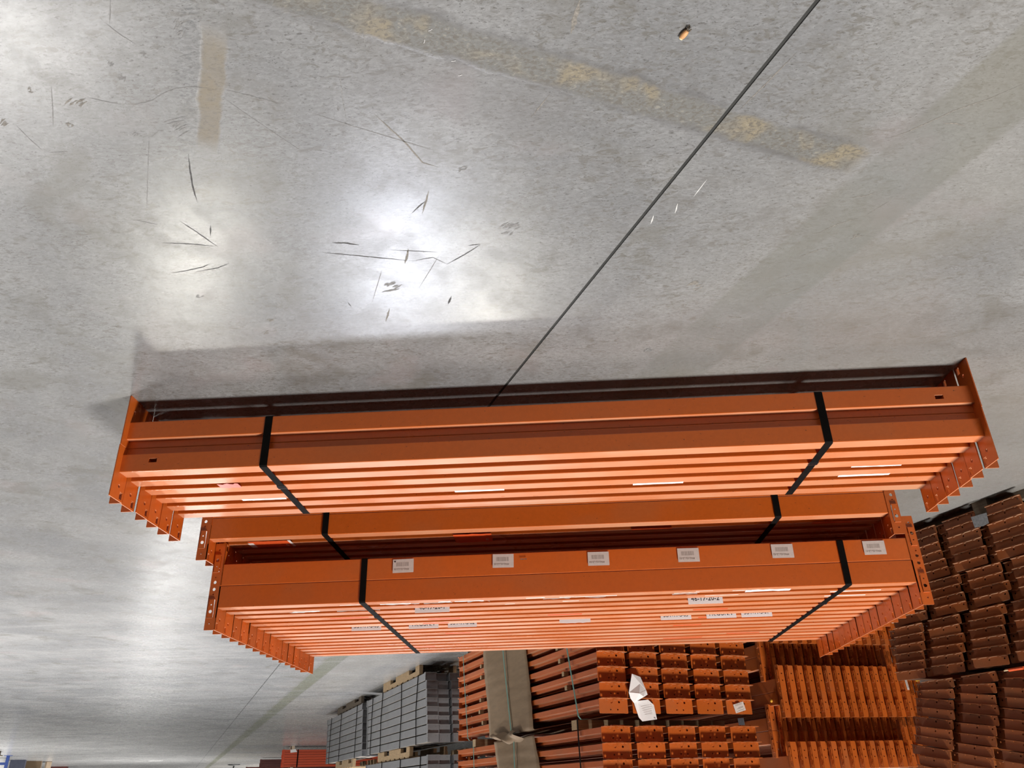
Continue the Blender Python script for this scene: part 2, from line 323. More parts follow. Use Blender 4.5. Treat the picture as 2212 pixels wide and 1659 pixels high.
# ---------------------------------------------------------------- rack beam: step-section tube with an L-shaped claw connector at each end
HEAPS = {}
class BeamKit:
    """local frame: x along the beam, plate in z 0..P (free part below, tube in the upper h), front (step) face y=0, flange at the back y=yb"""
    def __init__(s, mat, L=3.30, P=0.2105, h=0.1065, step=0.032, setb=0.022, yb=0.066, yf=-0.033, fl=0.048, slot=False, lying=False, small=False, hooks=True, hk=1.0, lip=0.0):
        s.L, s.P, s.h, s.yb, s.yf = L, P, h, yb, yf
        T = 0.004
        poly = [(0, P - h), (yb - T, P - h), (yb - T, P)] + ([(setb, P), (setb, P - step), (0, P - step)] if step else [(0, P)])
        r = 0.0035; rp = []
        for i, c in enumerate(poly):
            a = Vector(poly[i - 1]) - Vector(c); b = Vector(poly[(i + 1) % len(poly)]) - Vector(c); a.normalize(); b.normalize(); c = Vector(c)
            rp += [(c + a * r)[:], (c + (a + b) * r * 0.29)[:], (c + b * r)[:]]
        mb = MB().prism(rp, 0, -L / 2 + T, L / 2 - T)
        me = mb.mesh('beam_body', mat)
        if slot:
            zc = P - h + 0.60 * (h - step)
            cut = MB().box((-L / 2 + 0.112, -0.01, zc - 0.0085), (-L / 2 + 0.144, 0.04, zc + 0.0085)).mesh('cut', mat)
            oa = D.objects.new('a', me); ob = D.objects.new('b', cut); C.objects.link(oa); C.objects.link(ob)
            md = oa.modifiers.new('bool', 'BOOLEAN'); md.object = ob; md.operation = 'DIFFERENCE'; md.solver = 'EXACT'
            dg = bpy.context.evaluated_depsgraph_get(); dg.update()
            me2 = D.meshes.new_from_object(oa.evaluated_get(dg)); me2.name = 'beam_body'
            D.objects.remove(oa); D.objects.remove(ob); me = me2
        s.body = me; s.conn = {}; s.claw = {}
        k = P / 0.2105
        for sx in (1, -1):
            mb = MB()
            # end plate (YZ plane), seen from outside
            if lying and small: holes = [circ(yb * 0.62, 0.020 * k, 0.0055, 8), circ(yb * 0.62, 0.11 * k, 0.0055, 8)]
            elif lying: holes = [circ(yb * 0.62, 0.112 * k, 0.0085 * min(1, yb / .066), 8), circ(yb * 0.62, 0.052 * k, 0.0085 * min(1, yb / .066), 8)] + [circ(-0.008, 0.122 * k, 0.006, 8), circ(-0.008, 0.066 * k, 0.006, 8)]
            elif small: holes = [circ(yb * 0.75, P * 0.70, 0.009, 10), circ(yb * 0.1, P * 0.22, 0.006, 8), circ(yb * 0.8, P * 0.2, 0.006, 8)]
            else: holes = [circ(0.019, 0.054, 0.0072, 10), rect(0.034, 0.008, 0.055, 0.036)]
            out = rrect(yf, 0, yb, P, 0.008 if lying else 0.003)
            vs, fs = plate(out, holes, T)
            mb.add([(sx * (L / 2 - T / 2 + v[2]), v[0], v[1]) for v in vs], fs)
            if not lying and not small:     # punched tab left standing at the slot
                xo = L / 2; mb.box((min(sx * xo, sx * (xo + .012)), 0.037, 0.0335), (max(sx * xo, sx * (xo + .012)), 0.053, 0.0355))
            # flange (XZ plane) at the back edge, running outwards past the beam end
            xa, xb = L / 2 - T, L / 2 + fl; xm = L / 2 + fl * 0.55
            hw = fl * 0.29
            if small: holes = [circ(xm, P * 0.5, 0.006, 8), circ(xm, P * 0.2, 0.004, 6)]
            else: holes = [circ(xm, P - 0.017, 0.008, 10), circ(xm, P - 0.041, 0.004, 6), rect(xm - hw, P - 0.152, xm + hw, P - 0.066), circ(xm, P - 0.178, 0.0045, 6)]
            vs, fs = plate(rrect(xa, 0, xb, P, 0.003), holes, T)
            mb.add([(sx * v[0], yb - T / 2 + v[2], v[1]) for v in vs], fs)
            if not small:
                # stamped claw panel, standing 5 mm proud, with its keyhole
                vs, fs = plate([(xm - hw, P - 0.152), (xm + hw, P - 0.152), (xm + hw, P - 0.11), (xm + hw * .8, P - 0.066), (xm - hw * .8, P - 0.066), (xm - hw, P - 0.11)],
                               [circ(xm, P - 0.124, 0.0085, 10), circ(xm, P - 0.092, 0.004, 6)], 0.003)
                if not lying: s.claw[sx] = MB().add([(sx * v[0], yb + 0.005 + v[2], v[1]) for v in vs], fs).mesh('claw_panel', mat)
                else: mb.add([(sx * v[0], yb + 0.005 + v[2], v[1]) for v in vs], fs)
                for zc in (P - 0.152, P - 0.066):
                    mb.box((sx * xm - hw, yb - T, zc - 0.0015), (sx * xm + hw, yb + 0.0065, zc + 0.0015))
            if lip: mb.box((min(sx * L / 2, sx * (L / 2 + lip)), yf + .004, 0), (max(sx * L / 2, sx * (L / 2 + lip)), yb - .004, 0.004))
            if hooks:   # claws on the inner face of the flange
                for fz in (0.2, 0.5, 0.8):
                    zc = P * fz
                    mb.prism([(yb - T, zc - 0.010 * k), (yb - T, zc + 0.010 * k), (yb - T - 0.011 * hk, zc + 0.002 * k), (yb - T - 0.011 * hk, zc - 0.010 * k)], 0, sx * xm - 0.005, sx * xm + 0.005)
            s.conn[sx] = mb.mesh('end_connector', mat)
    def build(s, name, label, group, mat, ends=(1, -1), heap=None):
        if heap:                      # joined later into one object of kind stuff
            HEAPS.setdefault(heap, []).extend([(s.body, mat)] + [(s.conn[sx], mat) for sx in ends] + [(s.claw[sx], mat) for sx in ends if sx in s.claw]); return None
        t = thing(name, label, 'beam', mat, group); t['kind'] = 'thing'
        link('beam_body', s.body, t)
        for sx in ends:
            c = link('end_connector', s.conn[sx], t)
            if sx in s.claw: link('claw_panel', s.claw[sx], c)
        return t

ORD = ['first', 'second', 'third', 'fourth', 'fifth', 'sixth', 'seventh', 'eighth', 'ninth', 'tenth', 'eleventh', 'twelfth', 'thirteenth', 'fourteenth', 'fifteenth']
def RY(): return Matrix.Rotation(math.pi, 4, 'Y')
def RZ(a): return Matrix.Rotation(a, 4, 'Z')
def T3(x, y, z): return Matrix.Translation((x, y, z))
# ================================================================= SETTING
fm = floor_material()
fl = MB()
BIG = 70.0
def slab(q0, q1):
    mb = MB()
    c = [Wp(-12, q0, 0), Wp(-12, q1, 0), Wp(110, q1, 0), Wp(110, q0, 0)]
    vs = [v[:] for v in c] + [(v.x, v.y, -0.12) for v in c]
    return mb.add(vs, [(0, 1, 2, 3), (7, 6, 5, 4), (0, 4, 5, 1), (1, 5, 6, 2), (2, 6, 7, 3), (3, 7, 4, 0)])
a_ = slab(0.0052, BIG); b_ = slab(-BIG, -0.0052); a_.add(b_.v, b_.f)
floor = struct(link('floor', a_.mesh('floor', fm)))
jf = MB(); c = [Wp(-12, -0.0052, -0.003), Wp(-12, 0.0052, -0.003), Wp(110, 0.0052, -0.003), Wp(110, -0.0052, -0.003)]
jf.add([v[:] for v in c] + [(v.x, v.y, -0.1) for v in c], [(0, 1, 2, 3), (7, 6, 5, 4), (0, 4, 5, 1), (1, 5, 6, 2), (2, 6, 7, 3), (3, 7, 4, 0)])
link('joint_filler', jf.mesh('joint_filler', 'filler'), floor)
SCR=[
 ([(1.074,-1.566),(1.098,-1.52),(1.137,-1.45)],2.0,1),
 ([(1.223,-1.461),(1.218,-1.415),(1.209,-1.375)],1.6,1),
 ([(1.196,-1.365),(1.151,-1.365)],1.6,1),
 ([(0.914,-1.423),(0.988,-1.275),(1.077,-1.095)],1.8,1),
 ([(0.924,-1.395),(0.889,-1.419)],2,1),
 ([(0.912,-1.501),(0.871,-1.507),(0.834,-1.527),(0.798,-1.539),(0.762,-1.542),(0.718,-1.533)],2.6,1),
 ([(0.689,-1.528),(0.654,-1.513),(0.621,-1.498),(0.579,-1.479)],2.6,1),
 ([(0.856,-1.334),(0.879,-1.266),(0.897,-1.206),(0.908,-1.15)],3.6,0),
 ([(0.701,-1.508),(0.675,-1.466),(0.646,-1.426),(0.599,-1.36),(0.57,-1.322)],1.4,1),
 ([(0.87,-1.721),(0.852,-1.689),(0.83,-1.662)],1.6,1),
 ([(0.831,-1.77),(0.863,-1.712)],2,1),
 ([(1.009,-1.529),(0.975,-1.514),(0.943,-1.503)],1.6,1),
 ([(0.41,-1.582),(0.424,-1.496),(0.434,-1.41)],1.8,1),
 ([(0.338,-1.668),(0.341,-1.62),(0.343,-1.589)],1.8,1),
 ([(0.519,-1.449),(0.433,-1.401),(0.308,-1.335),(0.243,-1.301)],1.8,1),
 ([(0.362,-1.428),(0.336,-1.383),(0.308,-1.337),(0.272,-1.256),(0.235,-1.237)],3.5,2),
 ([(-0.124,-1.702),(-0.114,-1.661),(-0.105,-1.621)],9,2),
 ([(-0.059,-1.459),(-0.012,-1.39)],2,2),
 ([(0.334,-1.059),(0.311,-1.085),(0.287,-1.109)],3,0),
 ([(0.306,-1.054),(0.288,-1.103),(0.273,-1.149)],4,2),
 ([(0.589,-0.946),(0.55,-0.941),(0.513,-0.928)],5.5,0),
 ([(0.63,-0.901),(0.569,-0.887),(0.479,-0.864),(0.369,-0.836)],3,0),
 ([(0.369,-0.836),(0.305,-0.849),(0.266,-0.811)],2,0),
 ([(0.266,-0.811),(0.206,-0.856),(0.154,-0.901)],3,0),
 ([(0.192,-0.899),(0.154,-0.902)],3,0),
 ([(0.422,-0.896),(0.354,-0.885),(0.286,-0.874)],2,0),
 ([(0.989,-1.08),(0.961,-1.026),(0.928,-0.954)],3,0),
 ([(1.08,-0.987),(1.007,-0.976),(0.933,-0.958)],2.4,0),
 ([(1.122,-0.838),(1.068,-0.846),(1.01,-0.861),(0.985,-0.875)],3,0),
 ([(1.046,-0.837),(0.968,-0.852),(0.924,-0.873)],2.4,0),
 ([(0.91,-1.055),(0.931,-1.004)],3,0),
 ([(0.274,-0.633),(0.292,-0.584)],6,0),
 ([(0.49,-0.576),(0.519,-0.498)],6,2),
 ([(0.371,-0.897),(0.395,-0.824)],7,2),
 ([(0.62,-0.626),(0.615,-0.6)],3,0),
 ([(1.111,-1.095),(1.052,-1.067)],1.6,1),
 ([(0.469,-0.803),(0.541,-0.619)],2,1),
 ([(0.281,-0.863),(0.372,-0.691)],1.6,1),
 ([(-1.17,-1.406),(-1.112,-1.366),(-1.04,-1.332),(-0.997,-1.3),(-0.952,-1.268),(-0.907,-1.248)],2.6,2),
 ([(-0.896,-1.025),(-0.932,-1.03),(-0.954,-1.042)],3,2),
 ([(-0.848,-0.872),(-0.889,-0.908),(-0.942,-0.933)],3,2),
 ([(-0.817,-0.753),(-0.868,-0.784),(-0.909,-0.805)],2.6,2),
 ([(-0.784,-0.64),(-0.834,-0.665)],3,2),
 ([(-0.618,-0.364),(-0.664,-0.339)],4,2),
 ([(-0.611,-0.28),(-0.656,-0.264)],4,2),
 ([(-0.67,-0.418),(-0.715,-0.41)],3,2),
 ([(-0.513,-1.372),(-0.557,-1.446),(-0.61,-1.536)],3,2),
 ([(-0.766,-0.527),(-0.837,-0.553),(-0.885,-0.592)],2.4,2),
 ([(-1.032,-1.291),(-1.063,-1.29),(-1.093,-1.277)],4,2),
 ([(-0.409,-0.997),(-0.411,-1.04)],3,3),
 ([(-0.344,-0.955),(-0.349,-0.994)],3,3),
 ([(-0.451,-1.065),(-0.477,-1.134)],2,3),
 ([(-0.222,-0.973),(-0.257,-1.052)],1.5,1),
 ([(-0.961,-0.943),(-1.006,-1.0)],1.5,2),
 ([(2.9,0.64),(2.666,0.708),(2.4,0.80),(2.201,0.84)],3.5,1),
 ([(6.9,6.64),(6.5,6.66),(5.0,6.75),(3.7,6.80),(2.7,6.87)],9,1),
]
BLOT=[
 (-0.520,-0.621,0.0275,0.0277),
 (-0.410,-0.212,0.0227,0.0143),
 (-0.967,-0.846,0.0113,0.0145),
 (0.905,-1.578,0.0072,0.0113),
 (0.909,-1.617,0.0061,0.0096),
 (1.127,-1.559,0.0042,0.0091),
 (0.954,-1.413,0.0045,0.0099),
 (1.096,-1.453,0.0087,0.0082),
 (0.718,-1.696,0.0116,0.0220),
 (0.840,-1.430,0.0110,0.0353),
 (0.461,-0.703,0.0326,0.0321),
 (0.059,-0.965,0.0269,0.0302),
 (0.905,-0.545,0.0125,0.0123),
 (0.949,-0.463,0.0144,0.0098),
 (1.088,-0.705,0.0133,0.0085),
 (1.436,-0.549,0.0109,0.0099),
 (0.172,-1.225,0.0121,0.0104),
 (0.274,-1.541,0.0052,0.0052),
 (0.442,-1.453,0.0044,0.0058),
 (0.345,-1.570,0.0041,0.0051),
 (-0.285,-0.292,0.0068,0.0068),
 (0.827,-1.635,0.0040,0.0105),
 (1.248,-1.474,0.0065,0.0168),
 (1.044,-1.515,0.0265,0.0123),
]

def ribbon(pts, wdt):
    mb = MB(); P = []
    for i in range(len(pts) - 1):
        n = 6
        for k in range(n): 
            f = k / n; P.append(Vector((pts[i][0] * (1 - f) + pts[i + 1][0] * f, pts[i][1] * (1 - f) + pts[i + 1][1] * f, 0)))
    P.append(Vector((pts[-1][0], pts[-1][1], 0))); n = len(P)
    for i, p in enumerate(P):
        d = (P[min(i + 1, n - 1)] - P[max(i - 1, 0)]).normalized(); o = Vector((-d.y, d.x, 0))
        f = max(0.15, min(1.0, 4 * min(i, n - 1 - i) / n)) * random.uniform(0.65, 1.1) * wdt / 2
        j = random.uniform(-.12, .12) * wdt
        mb.v += [(p + o * (f + j) + ZV * 0.0004)[:], (p - o * (f - j) + ZV * 0.0004)[:]]
    mb.f = [(2 * i, 2 * i + 1, 2 * i + 3, 2 * i + 2) for i in range(n - 1)]
    return mb
for pts, wd, tone in SCR:
    link('scratch', ribbon(pts, wd * 0.00125).mesh('scratch', ('scuff', 'scratch', 'crack', 'gouge')[tone]), floor)
for bx, by, ra, rb in BLOT:         # rubbed smudges: a few short dashes side by side
    mb = MB()
    for i in range(9):
        cx, cy = bx + random.uniform(-.8, .8) * ra, by + random.uniform(-.8, .8) * rb; L_ = random.uniform(.25, .7) * max(ra, rb); a0 = random.uniform(.2, .9)
        r_ = ribbon([(cx - L_ * math.cos(a0), cy - L_ * math.sin(a0)), (cx + L_ * math.cos(a0), cy + L_ * math.sin(a0))], random.uniform(.12, .3) * min(ra, rb) + .001)
        r_.v = [(x, y, z + .00002 * i) for x, y, z in r_.v]; mb.add(r_.v, r_.f)
    link('stain', mb.mesh('stain', random.choice(['scratch', 'crack'])), floor)

# warehouse shell, outside the frame
M['wallpaint'] = simple('pale_wall_panel', (0.45, 0.45, 0.45), 0.7); M['roofdeck'] = simple('grey_roof_deck', (0.50, 0.50, 0.51), 0.8)
X0, X1, Y0, Y1, ZC = -22.0, 48.0, -16.0, 84.0, 9.5
struct(link('ceiling', MB().box((X0, Y0, ZC), (X1, Y1, ZC + .2)).mesh('ceiling', 'roofdeck')))
struct(link('wall_left', MB().box((X0 - .2, Y0, -.1), (X0, Y1, ZC)).mesh('wall_left', 'wallpaint'))); struct(link('wall_right', MB().box((X1, Y0, -.1), (X1 + .2, Y1, ZC)).mesh('wall_right', 'wallpaint')))
struct(link('wall_back', MB().box((X0, Y1, -.1), (X1, Y1 + .2, ZC)).mesh('wall_back', 'wallpaint'))); struct(link('wall_front', MB().box((X0, Y0 - .2, -.1), (X1, Y0, ZC)).mesh('wall_front', 'wallpaint')))

# ================================================================= FRONT BUNDLE (two layers of six, flange to the back)
KA = BeamKit(M['orange'], L=3.30, slot=True)
PI = math.pi; P2 = 0.2105; HB = 0.1065
A = {}
for k in range(6):
    pos = ('front' if k == 0 else 'rearmost' if k == 5 else ORD[k] + ' from front')
    jit = random.uniform(-.004, .004)
    A['lo', k] = KA.build('rack_beam', 'orange steel rack beam, %s, lower layer of the strapped bundle nearest the camera' % pos if k in (0, 5) else
                          'orange rack beam, %s, in the lower layer of the nearest strapped bundle' % pos, 'beams of the nearest bundle', T3(jit, k * 0.1055, 0))
    A['up', k] = KA.build('rack_beam', 'orange rack beam, %s, in the sunlit upper layer of the nearest bundle'.replace('sunlit', 'brightly lit') % pos,
                          'beams of the nearest bundle', T3(jit + random.uniform(-.003, .003), k * 0.1055, 2 * P2) @ RY())
# ================================================================= MIDDLE BUNDLE on the floor and BACK BUNDLE stacked on it (flange to the front)
KC = BeamKit(M['orange'], L=3.322, yf=-0.042)
PIT = 0.1105; NB = 15
Bm = {}; Cm = {}
for k in range(NB):
    pos = ('front' if k == 0 else 'rearmost' if k == NB - 1 else ORD[k] + ' from front')
    mB = T3(0.011, 0.923, 0) @ T3(random.uniform(-.003, .003), 0.066 + k * PIT, 0)
    Bm['lo', k] = KA.build('rack_beam', 'orange rack beam, %s, in the bottom layer of the bundle under the labelled bundle' % pos, 'beams of the supporting bundle', mB @ RZ(PI), heap=None if k == 0 else ('orange rack beams hidden inside the bundles of the big pile', 'rack_beams'))
    Bm['up', k] = KA.build('rack_beam', 'orange rack beam, %s, in the shaded top layer under the labelled bundle' % pos, 'beams of the supporting bundle', mB @ T3(0, 0, 2 * P2) @ RZ(PI) @ RY())
    z0 = P2 + HB + 0.0005
    mC = T3(-0.052, 0.9965, z0) @ RZ(0.0074) @ T3(random.uniform(-.003, .003), 0.066 + k * PIT, 0)
    Cm['lo', k] = KC.build('rack_beam', ('orange rack beam carrying six white barcode labels, front of the raised rear bundle' if k == 0 else
                           'orange rack beam, %s, in the lower layer of the raised rear bundle' % pos), 'beams of the raised rear bundle', mC @ RZ(PI), heap=None if k == 0 else ('orange rack beams hidden inside the bundles of the big pile', 'rack_beams'))
    Cm['up', k] = KC.build('rack_beam', 'orange rack beam, %s, in the top layer of the raised rear bundle' % pos, 'beams of the raised rear bundle', mC @ T3(0, 0, 2 * P2) @ RZ(PI) @ RY())
bpy.context.view_layer.update()

# ---- steel straps
def strap(label, group, base, x, y0, y1, z0, z1, wd=0.030, seal_y=None, pitch=None, name='steel_strap', mat='strap'):
    r = 0.004; e = 0.0008
    path = [(y0 - e, z0 + r), (y0 - e, z1 - r), (y0 + r, z1 + e)]
    n = 12
    path += [(y0 + r + (y1 - y0 - 2 * r) * i / n, z1 + e - (0.0 if i % 2 == 0 else 0.0)) for i in range(1, n)]
    path += [(y1 - r, z1 + e), (y1 + e, z1 - r), (y1 + e, z0 + r), (y1 - r, z0 - e), (y0 + r, z0 - e)]
    path = path[::-1]
    t = thing(name, label, 'strap', base, group)
    link('band', ribbon_loop(path, x - wd / 2, x + wd / 2, 0.0012).mesh('band', mat), t)
    if seal_y is not None:
        mb = MB().box((x - wd / 2 - 0.002, seal_y - 0.018, z1 + 0.0008), (x + wd / 2 + 0.002, seal_y + 0.018, z1 + 0.0035))
        for i in range(3): mb.box((x - wd / 2 - 0.003, seal_y - 0.012 + i * 0.009, z1 + 0.0035), (x + wd / 2 + 0.003, seal_y - 0.009 + i * 0.009, z1 + 0.0052))
        link('crimp_seal', mb.mesh('crimp_seal', 'seal'), t)
    return t
strap('black strap nearer the grey beams, around the nearest bundle', 'straps on the nearest bundle', Matrix(), 1.078, 0, 0.528 + 0.066, P2 - HB, P2 + HB, seal_y=0.235)
strap('black strap nearer the dark rusty stacks, around the nearest bundle', 'straps on the nearest bundle', Matrix(), -1.075, 0, 0.528 + 0.066, P2 - HB, P2 + HB, seal_y=0.21)
yB0, yB1 = 0.923, 0.923 + 14 * PIT + 0.066
strap('black strap on the shaded middle bundle, end nearer the grey beams', 'straps on the supporting bundle', Matrix(), 1.085, yB0, yB1, P2 - HB, P2 + HB - 0.0003)
strap('black strap on the shaded middle bundle, end nearer the dark rusty stacks', 'straps on the supporting bundle', Matrix(), -1.112, yB0, yB1, P2 - HB, P2 + HB - 0.0003)
bC = T3(-0.052, 0.9965, P2 + HB + 0.0005) @ RZ(0.0074)
strap('black strap on the labelled rear bundle, end nearer the grey beams', 'straps on the raised rear bundle', bC, 0.950, 0, 14 * PIT + 0.066, P2 - HB, P2 + HB, seal_y=0.36)
strap('black strap on the labelled rear bundle, end nearer the dark rusty stacks', 'straps on the raised rear bundle', bC, -1.345, 0, 14 * PIT + 0.066, P2 - HB, P2 + HB, seal_y=0.42)

# ---- labels: parts of the beam they stick to.  F = world frame of the face: x right, y up the label, z out
def sticker(beam, name, F, wd, ht, mat='label', texts=(), bars=None, rag=0.0, label=None, th=0.0006):
    n = 8; top = []; bot = []
    for i in range(n + 1):
        u = -wd / 2 + wd * i / n
        top.append((u, ht / 2 - rag * random.random() * ht)); bot.append((u, -ht / 2 + rag * random.random() * ht))
    poly = bot + top[::-1]
    inv = beam.matrix_world.inverted()
    s = link(name, MB().prism(poly, 2, 0, th).mesh(name, mat), beam, inv @ F)
    if label: s['label'] = label
    for body, size, dx, dy, ink, rot in texts:
        o = link('printed_text', text_mesh(body, size, ink), s, T3(dx, dy, th + 0.0003) @ RZ(rot))
    if bars:
        bx, by, bw, bh = bars; mb = MB(); u = bx - bw / 2
        while u < bx + bw / 2:
            d = random.choice([0.0006, 0.0011, 0.0017]); mb.box((u, by - bh / 2, th), (u + d, by + bh / 2, th + 0.0003)); u += d + random.choice([0.0008, 0.0013, 0.0018])
        link('barcode', mb.mesh('barcode', 'greyink'), s)
    return s
def face(x, y, z, up=True):         # vertical face looking to -Y
    m = Matrix(((1, 0, 0, 0), (0, 0, -1, 0), (0, 1, 0, 0), (0, 0, 0, 1)))
    return T3(x, y, z) @ m @ (Matrix() if up else RZ(PI))
def topf(x, y, z, a=0.0): return T3(x, y, z) @ RZ(a)
base = T3(-0.052, 0.9965, 0) @ RZ(0.0074)
for i, (x, z, n) in enumerate(((0.758, .4655, '06'), (0.269, .4605, '05'), (-0.192, .467, '04'), (-0.623, .4655, '03'), (-1.069, .4645, '02'), (-1.50, .466, '01'))):
    tx = [('PF43-02-L5-' + n, 0.0125, 0.008, 0.016, 'greyink', 0)]
    if n == '06': tx += [('\u25b2', 0.012, 0.041, -0.022, 'ink', 0)]
    sticker(Cm['lo', 0], 'barcode_label', base @ face(x, -0.0004, z + random.uniform(-.001, .001)) @ RZ(random.uniform(-.03, .03)), 0.102, 0.066, 'label', tx, (0.004, -0.008, 0.060, 0.020), 0.0,
            'white barcode label ending in ' + n)
sticker(Cm['lo', 0], 'pencil_mark', base @ face(0.17, -0.0004, 0.455), 0.030, 0.006, 'crack', [], None, .4)
# torn paper and address strips on top of the rear bundle (top-layer beams)
zt = P2 + HB + 0.0005 + P2 + HB
def yk(k): return k * PIT            # front face of top-layer beam k in bundle frame
def strip_top(k, x, wd, dep, f=0.5, mat='paper', rag=.35): sticker(Cm['up', k], 'torn_label', base @ topf(x, yk(k) + 0.066 * f, zt + 0.0002, random.uniform(-.02, .02)), wd, dep, mat, [], None, rag)
def strip_front(k, x, wd, ht, txt=None, mat='paper', rag=.12, size=0.03, dz=0.0):
    tx = [(txt, size, 0, 0.0, 'ink', 0)] if txt else []
    sticker(Cm['up', k], 'address_label' if txt else 'paper_label', base @ face(x, yk(k) - 0.0004, zt - 0.004 - ht / 2 + dz, False), wd, ht, mat, tx, None, 0 if txt else rag)
strip_front(1, 0.775, 0.165, 0.045); strip_top(0, 0.80, 0.15, 0.018, .86); strip_top(0, 0.56, 0.06, 0.02, .75); strip_top(0, 0.44, 0.14, 0.02, .80)
strip_top(0, 0.12, 0.09, 0.012, .55); strip_top(0, -0.03, 0.07, 0.014, .66); strip_top(0, -0.16, 0.22, 0.010, .72); strip_top(0, -0.60, 0.12, 0.008, .7)
strip_front(1, 0.60, 0.14, 0.04, mat='label'); strip_front(1, 0.40, 0.11, 0.05, mat='label'); strip_front(1, 0.02, 0.13, 0.035, mat='label'); strip_front(1, -0.17, 0.10, 0.04, mat='label'); strip_front(1, -0.60, 0.12, 0.04, mat='label')
strip_top(1, 1.27, 0.14, 0.03, .8, 'label'); strip_front(2, 1.30, 0.24, 0.03, mat='label', rag=.5); strip_front(2, 1.02, 0.22, 0.04, mat='label', rag=.1)
strip_top(0, 1.02, 0.1, 0.008, .7); strip_top(1, -0.05, 0.08, 0.008, .4); strip_top(1, 0.25, 0.05, 0.006, .7)
strip_top(0, -0.985, 0.21, 0.05, .85, 'paper', .25); strip_top(0, -0.86, 0.09, 0.008, .6); strip_top(0, -0.68, 0.08, 0.006, .3); strip_top(1, -0.78, 0.16, 0.007, .3)
strip_front(2, 0.645, 0.175, 0.050, '46-17-20-1', dz=.019); strip_front(2, -0.715, 0.17, 0.050, '46-17-20-2', size=0.031, dz=.025)
strip_front(6, 1.08, 0.165, 0.046, 'SUT-11-S-03', size=.027, dz=.017); strip_front(6, 0.76, 0.165, 0.046, 'FR.GUN.V', size=.03, dz=.017); strip_front(6, 0.545, 0.16, 0.046, 'SUT-11-S-02', size=.026, dz=.017)
strip_front(6, -0.075, 0.17, 0.046, dz=.017); strip_front(6, -0.625, 0.165, 0.046, 'SUT-11-S-03', size=.026, dz=.017); strip_front(6, -0.87, 0.16, 0.046, 'FR.GUN.V', size=.03, dz=.017); strip_front(6, -1.06, 0.165, 0.046, 'SUT-11-S-01', size=.026, dz=.017)
strip_top(1, -1.42, 0.24, 0.012, .45, 'paper', .2); strip_top(2, -1.40, 0.20, 0.014, .3, 'paper', .2)
for k, x, wd in ((4, 0.62, .17), (4, -.02, .18), (5, .68, .14), (8, .60, .15), (4, -.78, .18), (6, -.82, .14), (8, -.72, .16), (11, -1.1, .2), (12, .9, .2), (3, 1.10, .2), (12, -.75, .24)):
    sticker(Cm['up', k], 'red_label', base @ topf(x, yk(k) + 0.03, zt + 0.0002), wd, 0.03, 'redtag', [], None, .15)
# stickers on the nearest bundle
zA = P2 + HB
def A_front(k, x, wd, ht, mat='paper'): sticker(A['up', k], 'paper_label', face(x, k * 0.1055 - 0.0004, zA - 0.003 - ht / 2, False), wd, ht, mat, [], None, .1)
for x, wd in ((1.20, .19), (0.275, .21), (-0.478, .21), (-1.33, .21)):
    sticker(A['up', 3], 'paper_label', topf(x, 3 * .1055 + 0.0585, zA + 0.0002, random.uniform(-.01, .01)), wd, 0.020, 'paper', [], None, .12)
sticker(A['up', 2], 'paper_label', topf(-1.345, 2 * .1055 + 0.062, zA + 0.0002), 0.20, 0.014, 'paper', [], None, .3)
sticker(A['up', 1], 'pink_sticker', topf(1.283, 0.198, zA + 0.0004, .05), 0.085, 0.058, 'pink', [], None, .22)
# red stickers on the shaded top layer of the middle bundle
for x, y, wd, dp in ((1.39, 1.045, 0.21, 0.105), (0.37, 1.080, 0.19, 0.15), (-0.52, 1.040, 0.2, 0.02), (-1.40, 1.045, 0.19, 0.025)):
    st_ = sticker(Bm['up', 1], 'red_sticker', topf(x, y, zA + 0.0004), wd, dp, 'redtag', [('5', 0.04, -wd * 0.36, 0.03, 'label', PI)] if dp > .1 else [], None, .06)
    if x > 1: link('white_edge', MB().box((-wd / 2 - .006, -dp / 2, .0006), (-wd / 2 + .008, dp / 2, .0012)).mesh('white_edge', 'label'), st_); link('white_edge', MB().box((wd / 2 - .02, -dp / 2 + .03, .0006), (wd / 2 + .008, dp / 2, .0012)).mesh('white_edge', 'label'), st_)
# ================================================================= BACKGROUND STACKS (frame: J along the floor joint, Q to the right of it when standing upright)
def timber(label, group, a, b, wd, ht, mat='darkwood', name='timber_bearer'):
    a, b = Vector(a), Vector(b); d = (b - a); L = d.length; d.normalize(); y = ZV.cross(d)
    t = link(name, MB().box((0, -wd / 2, 0), (L, wd / 2, ht)).mesh(name, mat)); t.matrix_world = basis(d, y, ZV, a)
    return tag(t, label, 'timber', group)
def visible(p, mx=70):
    x, y = project(p); return -mx < x < 2212 + mx and -mx < y < 1659 + mx

# ---- beams lying on their sides, ends towards the camera (card-wrapped stack)
KD = BeamKit(M['orange_old'], L=3.30, lying=True)
D0 = {}
def stackD(z0, rows, where, grp):
    for r in range(rows):
        for c in range(5):
            s0 = 2.70 + 3.30 / 2 + random.uniform(-.008, .008) - 0.004 * (r % 2)
            zc = z0 + 0.068 + r * 0.1055
            t0 = -1.70 - 0.265 * c + random.uniform(-.004, .004)
            col = 'leftmost' if c == 4 else ('%s from grey beams' % ORD[c])
            col = '%s column from grey beams' % ORD[c]
            row = '%s row up' % ORD[r]
            # claw flange underneath, body towards +Q
            m1 = basis(-J, -ZV, Q, Wp(s0, t0 - P2, zc))
            m2 = basis(J, -ZV, -Q, Wp(s0 + 0.018, t0 - 0.026, zc))
            D0[where, r, c] = KD.build('rack_beam', 'orange beam end, %s, %s, %s stack' % (row, col, where), grp, m1, (1, -1) if c == 0 else (1,))
            KD.build('rack_beam', '', grp, m2, (-1,), heap=('orange beams interlocked behind the visible ends of the card-wrapped stacks', 'rack_beams'))
stackD(0.150, 8, 'lower card-wrapped', 'beams of the lower card-wrapped stack')
